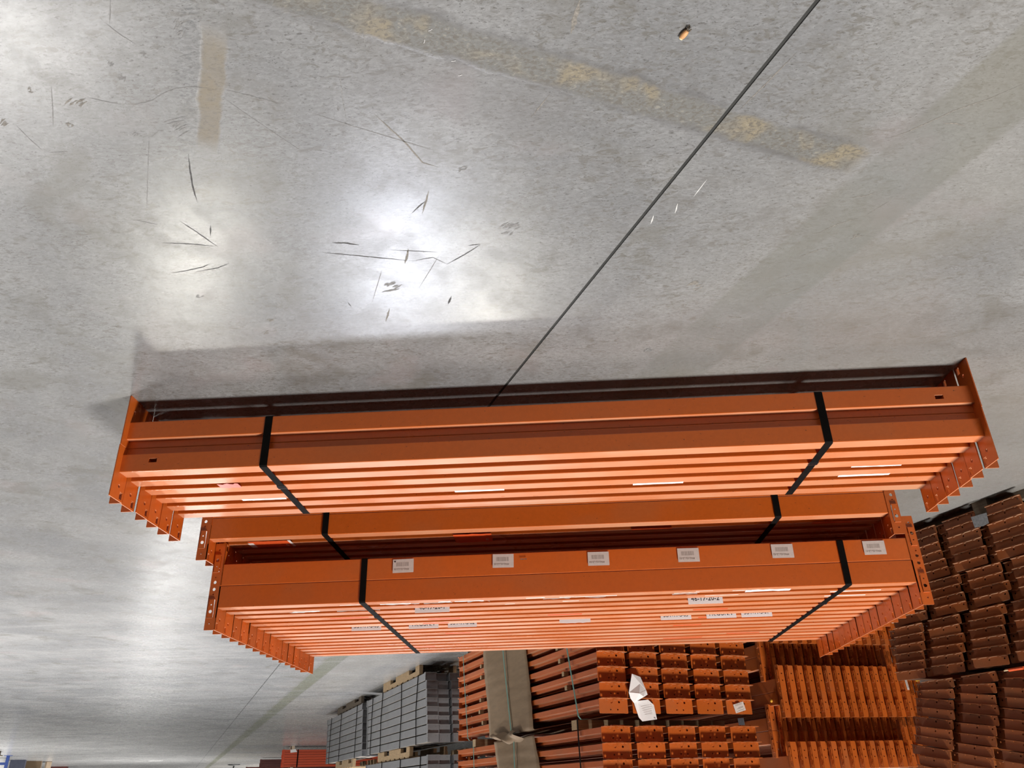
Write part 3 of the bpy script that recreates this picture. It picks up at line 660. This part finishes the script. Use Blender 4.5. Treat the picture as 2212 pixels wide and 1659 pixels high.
stackD(1.072, 4, 'upper card-wrapped', 'beams of the upper card-wrapped stack')
for i, s_ in enumerate((3.2, 4.5, 5.7)):
    timber('dark timber bearer on the floor under the card-wrapped beams, %s one' % ('nearest', 'middle', 'farthest')[i], 'bearers under the card-wrapped stack', Wp(s_, -3.0, 0), Wp(s_, -1.72, 0), 0.10, 0.148)
for s_, lab in ((3.15, 'nearer'), (5.50, 'farther')):
    timber('pale timber bearer between the two card-wrapped stacks, %s end' % lab, 'bearers between the card-wrapped stacks', Wp(s_, -3.0, 1.002), Wp(s_, -1.705, 1.002), 0.09, 0.068, 'wood')
# wooden spacers peeping out between rows
for s_, r in ((5.28, 1), (5.28, 2), (5.30, 4), (5.33, 5), (5.24, 6), (3.40, 2), (3.36, 3), (3.30, 4), (3.26, 5)):
    z = 0.150 + 0.0685 + r * 0.1055
    b = link('wooden_spacer', MB().box((-0.02, -0.02, 0), (0.02, 0.02, 0.034)).mesh('wooden_spacer', 'wood'))
    b.matrix_world = basis(J, -Q, ZV, Wp(s_, -1.722, z))
    tag(b, 'small wooden spacer above the %s row, %s end of the card-wrapped stack' % (ORD[r], 'farther' if s_ > 4.5 else 'nearer'), 'spacer', 'spacers in the card-wrapped stack')
# kraft card wrap over the side, draped over the rows
def card(name, label, s0, s1, z0, z1, over, seed):
    random.seed(seed); nu, nv = 14, 40; th = 0.003; mb = MB(); G2 = []
    for j in range(nv + 1):
        f = j / nv
        for i in range(nu + 1):
            g_ = i / nu
            z = z0 + (z1 - z0) * min(1, f / 0.82); out = 0.010 + 0.0028 * math.sin((z - z0) / 0.105 * 2 * math.pi + 0.8) * (0.4 + 0.6 * math.sin(z * 9 + g_ * 3 + seed)) + 0.006 * math.sin(g_ * 5 + seed + z * 6)
            t = -1.695 + out
            if f > 0.82:
                e = (f - 0.82) / 0.18; a = min(1, e * 3) * math.pi / 2
                t = -1.695 + out * (1 - e) - over * max(0, e - 0.15); z = z1 + 0.012 * math.sin(a) + 0.012 * math.sin(g_ * 7) * e
            ss = s0 + (s1 - s0) * g_ + (0.018 * math.sin(f * 4 + seed) if i in (0, nu) else 0) - 0.14 * f
            G2.append(Wp(ss, t, z))
    for k in (0, 1): mb.v += [(p + (Q if f_ else Q) * (th * k))[:] for p, f_ in ((p, 0) for p in G2)]
    n = len(G2); w_ = nu + 1
    for j in range(nv):
        for i in range(nu):
            a = j * w_ + i; mb.f += [(a, a + 1, a + w_ + 1, a + w_), (n + a + w_, n + a + w_ + 1, n + a + 1, n + a)]
    for i in range(nu): mb.f += [(i + 1, i, n + i, n + i + 1), (nv * w_ + i, nv * w_ + i + 1, n + nv * w_ + i + 1, n + nv * w_ + i)]
    for j in range(nv): mb.f += [(j * w_, j * w_ + w_, n + j * w_ + w_, n + j * w_), (j * w_ + nu + w_, j * w_ + nu, n + j * w_ + nu, n + j * w_ + nu + w_)]
    return tag(link(name, mb.mesh(name, 'card', True)), label, 'cardboard')
card('card_wrap', 'brown kraft card sheet wrapped over the lower orange stack under a teal strap', 4.02, 5.12, 0.16, 1.008, 0.35, 1)
card('card_wrap', 'brown kraft card sheet on the upper orange stack, above the crumpled fold', 3.86, 4.82, 1.06, 1.50, 0.3, 2)
# crumpled tail of the lower sheet bulging into the gap between the stacks
mb = MB(); nu, nv = 12, 8; random.seed(5)
for k in (0, 1):
    for j in range(nv + 1):
        for i in range(nu + 1):
            f, g_ = j / nv, i / nu
            mb.v.append(Wp(4.15 + 0.68 * g_ + 0.05 * math.sin(f * 5), -1.675 + 0.018 * math.sin(g_ * 9 + f * 4) + 0.045 * math.sin(f * math.pi) + 0.003 * k, 1.000 + 0.10 * f * (0.75 + 0.25 * math.sin(g_ * 5)) + 0.008 * math.sin(g_ * 17))[:])
n = (nu + 1) * (nv + 1); w_ = nu + 1
for j in range(nv):
    for i in range(nu):
        a = j * w_ + i; mb.f += [(a, a + 1, a + w_ + 1, a + w_), (n + a + w_, n + a + w_ + 1, n + a + 1, n + a)]
tag(link('card_flap', mb.mesh('card_flap', 'card', True)), 'crumpled kraft card flap bulging from the gap between the orange stacks', 'cardboard')
def bandJQ(label, group, s_top, s_bot, z0, z1, t=-1.682, wd=0.016, mat='teal', tail=0.06, name='plastic_strap'):
    pts = [Wp(s_bot, t, z0), Wp(s_bot * .65 + s_top * .35, t + .002, z0 + (z1 - z0) * .35), Wp(s_bot * .3 + s_top * .7, t, z0 + (z1 - z0) * .7), Wp(s_top, t, z1 - 0.02), Wp(s_top - 0.02, t - 0.01, z1 + 0.004), Wp(s_top - 0.10, t - 0.10 - tail, z1 + 0.005)]
    mb = MB(); n = len(pts)
    for p in pts: mb.v += [(p + J * wd / 2)[:], (p - J * wd / 2)[:], (p - J * wd / 2 + Q * .0015)[:], (p + J * wd / 2 + Q * .0015)[:]]
    for i in range(n - 1): mb.f += [(4 * i + k, 4 * i + (k + 1) % 4, 4 * i + 4 + (k + 1) % 4, 4 * i + 4 + k) for k in range(4)]
    mb.f += [(3, 2, 1, 0), (4 * n - 4, 4 * n - 3, 4 * n - 2, 4 * n - 1)]
    return tag(link(name, mb.mesh(name, mat)), label, 'strap', group)
bandJQ('teal plastic strap on the lower orange stack, beyond the card wrap', 'teal straps', 5.63, 5.80, 0.15, 1.003, wd=.02)
bandJQ('teal plastic strap running down over the brown card wrap, lower stack', 'teal straps', 4.36, 4.56, 0.15, 1.016, t=-1.664, wd=.02)
bandJQ('teal plastic strap between the card wrap and the beam ends, lower stack', 'teal straps', 3.02, 3.24, 0.15, 1.003, wd=.02)
bandJQ('teal plastic strap on the upper orange stack, beyond the card wrap', 'teal straps', 5.40, 5.45, 1.07, 1.49, wd=.018)
bandJQ('teal plastic strap over the brown card wrap, upper stack', 'teal straps', 4.28, 4.30, 1.07, 1.51, t=-1.664, wd=.018)
bandJQ('dark strap near the beam ends of the upper orange stack', None, 3.02, 3.04, 1.00, 1.49, wd=.02, mat='strap')
# crumpled white delivery note and barcode label stuck on the beam ends
def sheet(verts, faces, mat, th, frame):
    mb = MB(); n = len(verts); mb.v = [tuple(v) for v in verts] + [(x, y, z + th) for x, y, z in verts]
    mb.f = [tuple(f)[::-1] for f in faces] + [tuple(n + i for i in f) for f in faces]
    return mb
bpy.context.view_layer.update()
EF = basis(-Q, ZV, -J, Wp(0, 0, 0)); EF = Matrix(EF)
def endframe(t, z, off=0.0): # x to the left of an upright viewer is -x here; z out of the end face towards the camera
    return basis(Q, ZV, -J, Wp(2.686 - off, t, z))
pv = [(-.145, -.115, .02), (-.02, -.13, .03), (0.0, -.105, .02), (.005, .005, .025), (-.07, .045, .05), (-.02, .03, .075), (.035, -.01, .03), (.06, .02, .03), (.01, .05, .075), (-.055, .075, .06), (-.03, .165, .04), (.04, .185, .045), (.075, .06, .04), (-.135, -.02, .012), (-.09, .015, .016)]
pv = [(x, -y, z) for x, y, z in pv]
pf = [(0, 1, 2, 3, 14, 13), (3, 2, 6), (3, 6, 5), (6, 7, 8, 5), (3, 5, 4), (4, 5, 9), (5, 8, 9), (7, 12, 8), (8, 12, 11, 10, 9)]
mb = sheet(pv, pf, 'paper', 0.001, None)
note = link('crumpled_note', mb.mesh('crumpled_note', 'paper')); note.matrix_world = endframe(-1.985, 0.915)
tag(note, 'crumpled white paper note hanging on the orange beam ends', 'paper')
random.seed(11); mb = MB(); u = 0.022        # a row of bold print, too crumpled to read, and faint ruled lines
while u < 0.135:
    d = random.uniform(.003, .007); mb.box((-u - .0018, 0.100, .0205), (-u, 0.116, .0209)); mb.box((-u - d, random.choice([.100, .107, .1145]), .0205), (-u, random.choice([.1025, .1095, .117]), .0209)); u += d + .0035
link('printed_text', mb.mesh('printed_text', 'ink'), note, T3(0, 0, .001))
mb = MB()
for i in range(5): mb.box((-0.11, 0.03 + .013 * i, .0195), (-0.02 - .004 * i, 0.0312 + .013 * i, .0199))
link('printed_line', mb.mesh('printed_line', 'greyink'), note, T3(0, 0, .006))
b6 = D0['lower card-wrapped', 7, 4]
tx = []
sticker(b6, 'barcode_label', endframe(-2.86, 0.943) @ RZ(0.25), 0.095, 0.062, 'label', tx, (0.0, -0.022, 0.06, 0.014), 0, 'white barcode label stuck askew')
lb = [c for c in b6.children if c.name.startswith('barcode_label')][0]; mb = MB()
for y_, a_, c_ in ((.018, -.036, .02), (.004, -.034, .024), (-.002, -.034, .01), (.022, .024, .034)): mb.box((a_, y_, .0006), (c_, y_ + .0035, .0009))
link('printed_line', mb.mesh('printed_line', 'greyink'), lb)

# ---- grey beams on notched wooden skids
KG = BeamKit(M['grey'], L=3.45, P=0.0955, h=0.088, step=0, yb=0.125, yf=-0.028, fl=0.055, small=True, lying=False, hooks=False, lip=0.045)
def stackG(s0, z0, rows, cols, where, grp):
    for r in range(rows):
        for c in range(cols):
            s_ = s0 + 3.45 / 2 - 0.02 * r + random.uniform(-.012, .012) + (0.05 if r == 0 and z0 < 0.5 else 0) + (0.06 if c % 2 else 0)
            m = basis(-J, Q, ZV, Wp(s_, -1.70 - 0.125 - 0.158 * c, z0 + r * 0.1008))
            KG.build('grey_beam', 'grey rack beam, %s row up, %s column from the aisle, %s grey bundle' % (ORD[r], ORD[c], where), grp, m)
stackG(7.40, 0.132, 8, 3, 'nearer lower', 'beams of the nearer lower grey bundle')
stackG(11.30, 0.132, 8, 2, 'farther lower', 'beams of the farther lower grey bundle')
stackG(7.25, 1.070, 4, 4, 'nearer upper', 'beams of the nearer upper grey bundle')
def skid(label, s0, s1, z0, ht, mat='wood'):
    L = s1 - s0; nt = L * 0.16
    t = thing('wooden_skid', label, 'skid', basis(J, -Q, ZV, Wp(s0, -1.72, z0)), 'skids under the grey bundles')
    pr = [(0, 0), (L * .10, 0), (L * .10, ht * .45), (L * .10 + nt, ht * .45), (L * .10 + nt, 0), (L * .62, 0), (L * .62, ht * .45), (L * .62 + nt, ht * .45), (L * .62 + nt, 0), (L, 0), (L, ht - .018), (0, ht - .018)]
    for y in (0.0, 0.45, 0.9): link('stringer', MB().prism(pr, 1, y, y + 0.045).mesh('stringer', mat), t)
    n = 7; bm_ = MB().box((0, 0, ht - .018), (L / n * .7, 0.95, ht - .001)).mesh('deck_board', mat)
    for i in range(n): link('deck_board', bm_, t, T3(L / n * i + L / n * .15, 0, 0))
    b2 = MB().box((0, -0.004, 0), (0.10, 0.0, ht - .02)).mesh('end_cleat', mat); link('end_cleat', b2, t)
    return t
skid('pale notched wooden skid on the floor under the nearer grey bundle', 7.75, 9.85, 0, 0.131)
skid('weathered notched skid on the floor under the farther grey bundle', 11.5, 13.8, 0, 0.131, 'darkwood')
skid('pale notched skid on top of the nearer grey bundle', 8.12, 10.0, 0.9395, 0.130)
skid('pale notched skid on top of the farther grey bundle', 11.9, 13.6, 0.9395, 0.130)
def gstrap(label, s_, z0, z1, dev=0.0, grp='straps on the grey bundles'):
    t = -1.6955
    mb = MB().tube([Wp(s_, t, z0), Wp(s_ + dev, t + .003, (z0 + z1) / 2), Wp(s_ + dev * .3, t, z1 - .003), Wp(s_ + dev * .3, t - .3, z1 + .004)], 0.006, 5)
    return tag(link('steel_strap', mb.mesh('steel_strap', 'strap')), label, 'strap', grp)
for s_, dv, l in ((7.72, .05, 'first'), (8.60, -.06, 'second'), (9.75, .04, 'third'), (10.45, 0, 'fourth')):
    gstrap('thin black strap on the nearer lower grey bundle, %s from its near end' % l, s_, 0.132, 0.942, dv)
for s_, l in ((11.7, 'first'), (13.2, 'second'), (14.3, 'third')):
    gstrap('thin black strap on the farther lower grey bundle, %s from its near end' % l, s_, 0.132, 0.942)
for s_, l in ((7.5, 'first'), (8.5, 'second'), (9.6, 'third')):
    gstrap('thin black strap on the nearer upper grey bundle, %s from its near end' % l, s_, 1.072, 1.474)

# ---- upright-standing beam ends: proud and recessed double layers
KE = BeamKit(M['orange_old'], L=3.2, P=0.192, h=0.096, step=0, yb=0.050, yf=-0.030, fl=0.052, lying=True)
eR = Vector((-0.955, 0.297, 0)).normalized(); eA = Vector((0.297, 0.955, 0)).normalized(); E0 = Vector((-1.747, 3.90, 0))
thE = math.atan2(-eA.y, -eA.x); zE = (0.068, 0.345, 0.622, 0.899, 1.176)
names = ('lowest bright', 'lower recessed dark', 'middle bright', 'upper recessed dark', 'topmost bright'); firstE = {}
for b in range(5):
    dark = b % 2 == 1
    for ly in (0, 1):
        if b == 4 and ly == 1: continue
        for k in range(14):
            org = E0 + eR * (0.050 + k * 0.0868 + (0.0 if not dark else -0.045) + random.uniform(-.002, .002)) + eA * (3.2 / 2 + (0.15 if dark else 0.0) + random.uniform(0, .006)) + ZV * (zE[b] + (0 if ly == 0 else 2 * 0.192))
            m = Matrix.Translation(org) @ RZ(thE) @ (RY() if ly else Matrix())
            firstE[b, ly, k] = KE.build('rack_beam', 'upright orange beam end, %s from card-wrapped stack, %s layer, %s bundle' % (ORD[k], 'upper' if ly else 'lower', names[b]),
                     'beams of the %s bundle' % names[b], m, (-1,) if ly else (1,), heap=None if (b in (2, 4) or (b == 3 and ly == 0) or (b == 0 and ly == 0 and k == 13)) else ('orange beams of the shaded and hidden layers of the upright stack', 'rack_beams'))
for b in range(5):                 # another shaded stack standing behind, glimpsed through the gap
    for ly in (0, 1):
        for k in range(13, 25):
            org = E0 + eR * (0.06 + k * 0.0868) + eA * (3.2 / 2 + 1.0) + ZV * (zE[b] + (0 if ly == 0 else 2 * 0.192))
            KE.build('rack_beam', '', '', Matrix.Translation(org) @ RZ(thE) @ (RY() if ly else Matrix()), (-1,) if ly else (1,), heap=('orange beams of the shaded and hidden layers of the upright stack', 'rack_beams'))
for i, e in enumerate((0.5, 1.6, 2.7)):
    timber('dark timber bearer on the floor under the upright beam ends, %s one' % ('nearest', 'middle', 'farthest')[i], 'bearers under the upright beam ends', E0 + eR * 0.02 + eA * e, E0 + eR * 1.24 + eA * e, 0.09, 0.067)
# grey film pieces on the visible flank, between the stacks
for b, dz in ((1, .12), (1, .24), (2, .12), (2, .26), (3, .10), (3, .24), (4, .12)):
    o = link('film_patch', MB().prism([(-.045, -.03), (.05, -.034), (.046, .028), (.0, .034), (-.05, .03)], 2, 0, .0015).mesh('film_patch', 'plastic'))
    o.matrix_world = basis(eA, ZV, -eR, E0 - eR * (0.0032 - (0.045 * -1 if b % 2 else 0)) + eA * (0.46 + .03 * b) + ZV * (zE[b] + dz))
    tag(o, 'grey film patch on the flank of the %s bundle, %s piece' % (names[b], 'higher' if dz > .2 else 'lower'), 'film', 'film patches between the stacks')
bpy.context.view_layer.update()
def eface(k, z, off=0.0032): return basis(-eR, ZV, -eA, E0 + eR * (0.064 + k * 0.0868) - eA * off + ZV * z)
sticker(firstE[2, 0, 13], 'barcode_label', eface(13, 0.74) @ RZ(0.06), 0.020, 0.125, 'label', [], (0, 0, .012, .1))
sticker(firstE[0, 0, 13], 'barcode_label', eface(13, 0.21) @ RZ(0.06), 0.020, 0.125, 'label', [], (0, 0, .012, .1))
for i, (ko, z, wd, ht) in enumerate(((14.15, 0.365, .05, .055), (14.2, 0.715, .045, .05), (14.35, 0.86, .035, .045))):
    o = link('yellow_tag', MB().prism([(-wd / 2, -ht / 2), (wd / 2 - .012, -ht / 2), (wd / 2, 0), (wd / 2 - .006, ht / 2), (-wd / 2, ht / 2 - .008)], 2, 0, .002).mesh('yellow_tag', 'yellow')); o.matrix_world = eface(ko, z, .012)
    tag(o, 'yellow-orange tag at the rusty-stack side of the upright beams, %s of three' % ('lowest', 'middle', 'highest')[i], 'tag')
yd = link('yellow_plug', MB().lathe([(.001, 0), (.012, .001), (.014, .006), (.008, .014), (.001, .016)], 12).mesh('yellow_plug', 'yellow', True)); yd.matrix_world = basis(eA, ZV, -eR, E0 - eR * .0004 + eA * 0.11 + ZV * 0.875)
tag(yd, 'tiny yellow plug on the flank of the upright beam bundle', 'plug')

# ---- dense stack of small red-brown beams on the far side, ends along the joint
KF = BeamKit(M['rust'], L=2.6, P=0.225, h=0.100, step=0, yb=0.046, yf=-0.006, fl=0.012, lying=True, small=True, hk=0.35)
tiers = [(0.052, 6, 0.255, 0.0, 0.0), (0.372, 4, 0.19, 0.0, 0.0), (0.590, 6, 0.255, 0.06, 0.03), (0.925, 10, 0.125, 0.19, 0.16)]
tn = ('bottom', 'second', 'third', 'top'); KMAX = {}; KT = (3, 3, 3, 3)
for ti, (z0, rows, R0, lean, tilt) in enumerate(tiers):
    for r in range(rows):
        for k in range(-3, 5):
            sR = R0 + 0.29 * k + lean * r / max(rows - 1, 1) + random.uniform(-.012, .012)
            if sR + 0.225 > 1.46: continue
            zc = z0 + 0.047 + r * 0.0515
            if not visible(Wp(sR + .11, -3.15, zc + .02), 60): continue
            tl = -tilt * min(1.0, r / 2.0) + random.uniform(-.012, .012)
            piv = Wp(sR + 0.1125, -3.15 - 1.3, zc)
            Rt = Matrix.Rotation(tl, 4, Q)
            cn = '%s column counted from the far corner' % ORD[3 - k] if False else None
            lab = 'red-brown beam end, %s row up of the %s tier, %s column from its left end'
            KMAX[ti] = max(KMAX.get(ti, -9), k); kk = ORD[max(0, min(14, KT[ti] - k))]
            fr = Matrix.Translation(piv) @ Rt @ Matrix.Translation(-piv)
            m1 = fr @ basis(Q, -ZV, J, Wp(sR, -3.15 - 1.3 + random.uniform(-.01, .004), zc))
            m2 = fr @ basis(-Q, -ZV, -J, Wp(sR + 0.30, -3.15 - 1.3 - 0.035, zc + 0.003))
            KF.build('rack_beam', 'red-brown beam end, %s row up, %s tier, %s column from upright beams' % (ORD[r], tn[ti], kk), 'front beams of the rusty %s tier' % tn[ti], m1, (1,))
            if sR + 0.30 < 1.46: KF.build('rack_beam', '', '', m2, (-1,), heap=('red-brown beams interlocked behind the visible ends of the rusty stack', 'rack_beams'))
for i, t_ in enumerate((-3.3, -4.4, -5.5)):
    timber('dark timber on the floor under the rusty beam stack, %s one' % ('outermost', 'middle', 'innermost')[i], 'timbers under the rusty stack', Wp(-0.75, t_, 0), Wp(1.25, t_, 0), 0.12, 0.05)
bk = link('timber_block', MB().box((-.05, -.05, 0), (.05, .05, .10)).mesh('timber_block', 'darkwood')); bk.matrix_world = basis(J, -Q, ZV, Wp(0.515, -3.22, 0.0)); tag(bk, 'dark timber block standing between the lowest rusty columns', 'timber')
tp = link('clear_tape', MB().prism([(-.05, -.035), (.055, -.03), (.05, .03), (.01, .036), (-.045, .03)], 2, 0, .001).mesh('clear_tape', 'plastic')); tp.matrix_world = basis(-J, ZV, Q, Wp(0.51, -3.128, 0.125)); tag(tp, 'greyish tape scrap on the lowest rusty beams', 'tape')
pen = thing('marker_pen', 'bright orange marker lying on the third tier of rusty beams', 'pen', basis(-J, Q, ZV, Wp(0.56, -3.128, 0.935)))
link('barrel', MB().tube([(-.045, 0, 0), (.045, 0, 0)], .008, 8).mesh('barrel', 'redtag'), pen); link('tip', MB().tube([(-.045, 0, 0), (-.075, 0, 0)], .003, 6).mesh('tip', 'nutrim'), pen)

# ---- far bundles
KH = BeamKit(M['red'], L=3.3, P=0.076, h=0.068, step=0, yb=0.085, yf=-0.01, fl=0.06, small=True, hooks=False)
def far_stack(kit, s0, t0, z0, rows, deep, label, grp):
    for r in range(rows):
        for c in range(deep):
            m = basis(-Q, -J, ZV, Wp(s0 + 0.085 + 0.105 * c, t0 - 1.65 - random.uniform(0, .02), z0 + r * 0.0765))
            kit.build('rack_beam', label % ORD[r] if '%s' in label else label, grp, m, (-1,), heap=None if c == 0 else ('beams deeper inside the far %s bundles' % ('red' if kit is KH else 'maroon'), 'rack_beams'))
far_stack(KH, 27.4, -2.31, 0.10, 7, 4, 'bright red beam in the far bundle, %s row up, facing the aisle', 'far bright red beams')
far_stack(KH, 27.4, -2.31, 0.69, 1, 4, 'bright red beam of the far upper bundle, %s row', 'far upper red beams')
KM = BeamKit(M['maroon'], L=3.3, P=0.076, h=0.068, step=0, yb=0.085, yf=-0.01, fl=0.06, small=True, hooks=False)
far_stack(KM, 36.7, -2.40, 0.06, 7, 3, 'maroon beam in the farthest bundle, %s row up, facing the aisle', 'farthest maroon beams')
far_stack(KM, 47.5, -2.6, 0.05, 4, 2, 'maroon beam at the end of the aisle, %s row up, facing the aisle', 'aisle end maroon beams')
for z, zz, lb in ((0, 0.099, 'on the floor under'), (0.639, 0.05, 'on top of')):
    timber('pale timber bearer %s the bright red far bundle' % lb, 'bearers of the far red bundle', Wp(27.36, -2.58, z), Wp(27.95, -2.58, z), 0.09, zz, 'cream')
tag(link('steel_strap', MB().box((-.02, 0, 0), (.02, .004, .54)).mesh('steel_strap', 'strap')), 'dark strap down the bright red far bundle', 'strap').matrix_world = basis(-Q, -J, ZV, Wp(27.396, -2.75, 0.10))
wl = tag(link('white_tag', MB().prism([(-.11, -.04), (.06, -.06), (.12, .03), (-.1, .05)], 2, 0, .004).mesh('white_tag', 'paper')), 'white tag hanging on the bright red far bundle', 'tag'); wl.matrix_world = basis(-Q, ZV, J, Wp(27.385, -2.60, 0.15))
ps = thing('barrier_post', 'black post on a round base, far down the aisle', 'post', Matrix.Translation(Wp(44.8, -1.75, 0)))
link('base', MB().lathe([(.02, 0), (.31, 0), (.31, .025), (.22, .05), (.05, .07)], 20).mesh('base', 'black', True), ps); link('pole', MB().tube([(0, 0, .06), (.04, 0, .30), (.06, 0, 1.1)], .035, 8).mesh('pole', 'black'), ps)

import numpy as np
def flush_heaps():
    for (label, nm), items in HEAPS.items():
        vs, fs, base = [], [], 0
        for me, mt in items:
            n = len(me.vertices); a = np.empty(n * 3, 'f'); me.vertices.foreach_get('co', a); a = a.reshape(-1, 3)
            m = np.array(mt); vs.append(a @ m[:3, :3].T + m[:3, 3]); fs += [tuple(base + i for i in p.vertices) for p in me.polygons]; base += n
        out = D.meshes.new(nm); out.from_pydata(np.concatenate(vs).tolist(), [], fs); out.materials.append(items[0][0].materials[0])
        o = tag(link(nm, out), label, 'beams'); o['kind'] = 'stuff'
flush_heaps()
# ---- goods along the far left of the floor
def carton(name, label, pos, ang, dims, mat, cat='box'):
    t = thing(name, label, cat, Matrix.Translation(pos) @ RZ(ang)); x, y, z = dims
    link('carton_body', MB().box((-x / 2, -y / 2, 0), (x / 2, y / 2, z)).mesh('carton_body', mat), t)
    return t
cb = carton('cardboard_box', 'brown cardboard box with yellow tape at the far edge of floor', (21.45, 31.9, 0), -.5, (0.62, 0.6, 0.55), 'card')
link('tape', MB().box((-.1, -.304, .30), (.06, -.30, .42)).mesh('tape', 'yellow'), cb); link('flap', MB().box((-.31, -.55, .548), (.31, -.30, .554)).mesh('flap', 'card'), cb)
cb2 = carton('plastic_crate', 'dark blue-grey plastic crate beside the brown cardboard box', (21.2, 30.5, 0), -.5, (0.52, 0.6, 0.6), 'slate', 'crate')
link('rim', MB().box((-.28, -.32, .50), (.28, .32, .54)).mesh('rim', 'blue'), cb2)
fr_ = thing('blue_frame', 'blue steel frame foot at the far left corner', 'frame', Matrix.Translation((19.32, 26.9, 0)) @ RZ(-.5))
link('upright', MB().box((-.05, -.05, .01), (.05, .05, 1.2)).mesh('upright', 'blue'), fr_); link('foot_plate', MB().box((-.13, -.1, 0), (.13, .1, .012)).mesh('foot_plate', 'blue'), fr_); link('cross_bar', MB().box((.05, -.03, .22), (.5, .03, .30)).mesh('cross_bar', 'blue'), fr_)
rl = thing('wrapped_roll', 'white film-wrapped roll standing behind the blue frame', 'roll', Matrix.Translation((20.7, 28.5, 0)))
link('roll_body', MB().lathe([(.25, 0), (.27, .02), (.27, .8), (.25, .82)], 20).mesh('roll_body', 'paper', True), rl); link('core', MB().lathe([(.05, .80), (.05, .84)], 10).mesh('core', 'card'), rl)
pw = thing('wooden_pallet', 'dark wooden pallet corner at the far left edge', 'pallet', Matrix.Translation((18.3, 24.0, 0)) @ RZ(-.4))
for i in range(3): link('block', MB().box((-.5 + .42 * i, -.05, 0), (-.38 + .42 * i, .05, .10)).mesh('block', 'darkwood'), pw)
link('deck_board', MB().box((-.5, -.4, .10), (.5, .4, .125)).mesh('deck_board', 'darkwood'), pw)
bd = thing('cream_board', 'cream board standing on edge beside the cardboard box', 'board', Matrix.Translation((21.35, 32.8, 0)) @ RZ(-.6)); link('panel', MB().box((-.09, -.5, .015), (.09, .5, .6)).mesh('panel', 'cream'), bd); link('foot', MB().box((-.1, -.4, 0), (.1, .4, .015)).mesh('foot', 'wood'), bd)
rc = carton('red_crate', 'low dark red crate at the far left of floor', (24.2, 38.3, 0), -.4, (0.95, 0.6, 0.5), 'maroon', 'crate'); link('rim', MB().box((-.48, -.31, .44), (.48, .31, .48)).mesh('rim', 'redtag'), rc)
wsc = tag(link('paper_scrap', MB().prism([(-.35, -.05), (.0, .03), (.3, -.02), (.38, .05), (.05, .08), (-.3, .02)], 2, 0.0005, .006).mesh('paper_scrap', 'paper')), 'white paper scrap on the far floor', 'scrap'); wsc.location = (17.6, 34.6, 0)

# ---- small tan nut-like scrap on the near floor
nt = thing('nut_scrap', 'small tan nut-like scrap with pale ringed end and frayed dark tip', 'debris', Matrix.Translation((-0.349, -1.607, 0.0064)) @ Matrix.Scale(0.65, 4) @ RZ(math.radians(58)) @ Matrix.Rotation(math.radians(90), 4, 'Y'))
link('shell', MB().lathe([(.005, -.018), (.0085, -.012), (.0098, -.004), (.0098, .006), (.0085, .013), (.0075, .015)], 16).mesh('shell', 'nut', True), nt)
link('rim', MB().lathe([(.0076, .0145), (.0078, .018), (.0060, .0195), (.0035, .0192)], 16).mesh('rim', 'nutrim', True), nt)
link('hole', MB().lathe([(.001, .0190), (.0036, .0196)], 10).mesh('hole', 'ink'), nt)
random.seed(3); mb = MB()
for i in range(9):
    a = i * .7; mb.tube([(.005 * math.cos(a), .005 * math.sin(a), -.016), (.008 * math.cos(a), .008 * math.sin(a) , -.022 - .006 * random.random()), (.009 * math.cos(a + .4), .006 * math.sin(a + .4), -.026 - .008 * random.random())], .0011, 5)
link('frayed_fibre', mb.mesh('frayed_fibre', 'darkwood'), nt)
link('split', MB().box((-.0004, .0092, -.010), (.0004, .0102, .010)).mesh('split', 'darkwood'), nt)
for i, (x, y, a) in enumerate(((0.19, -1.655, .4), (.21, -1.63, 1.2), (0.14, -1.53, 0.2), (.15, -1.57, .1))):
    o = tag(link('wood_splinter', MB().tube([(0, 0, .0008), (.006, .0006, .0009), (.010, 0, .0008)], .0005, 5).mesh('wood_splinter', 'paper')), 'tiny pale splinter by the worn floor strip, %s from the joint' % ('farthest', 'second farthest', 'nearest', 'second nearest')[i], 'splinter', 'splinters by the worn strip'); o.location = (x, y, 0); o.rotation_euler = (0, 0, a)
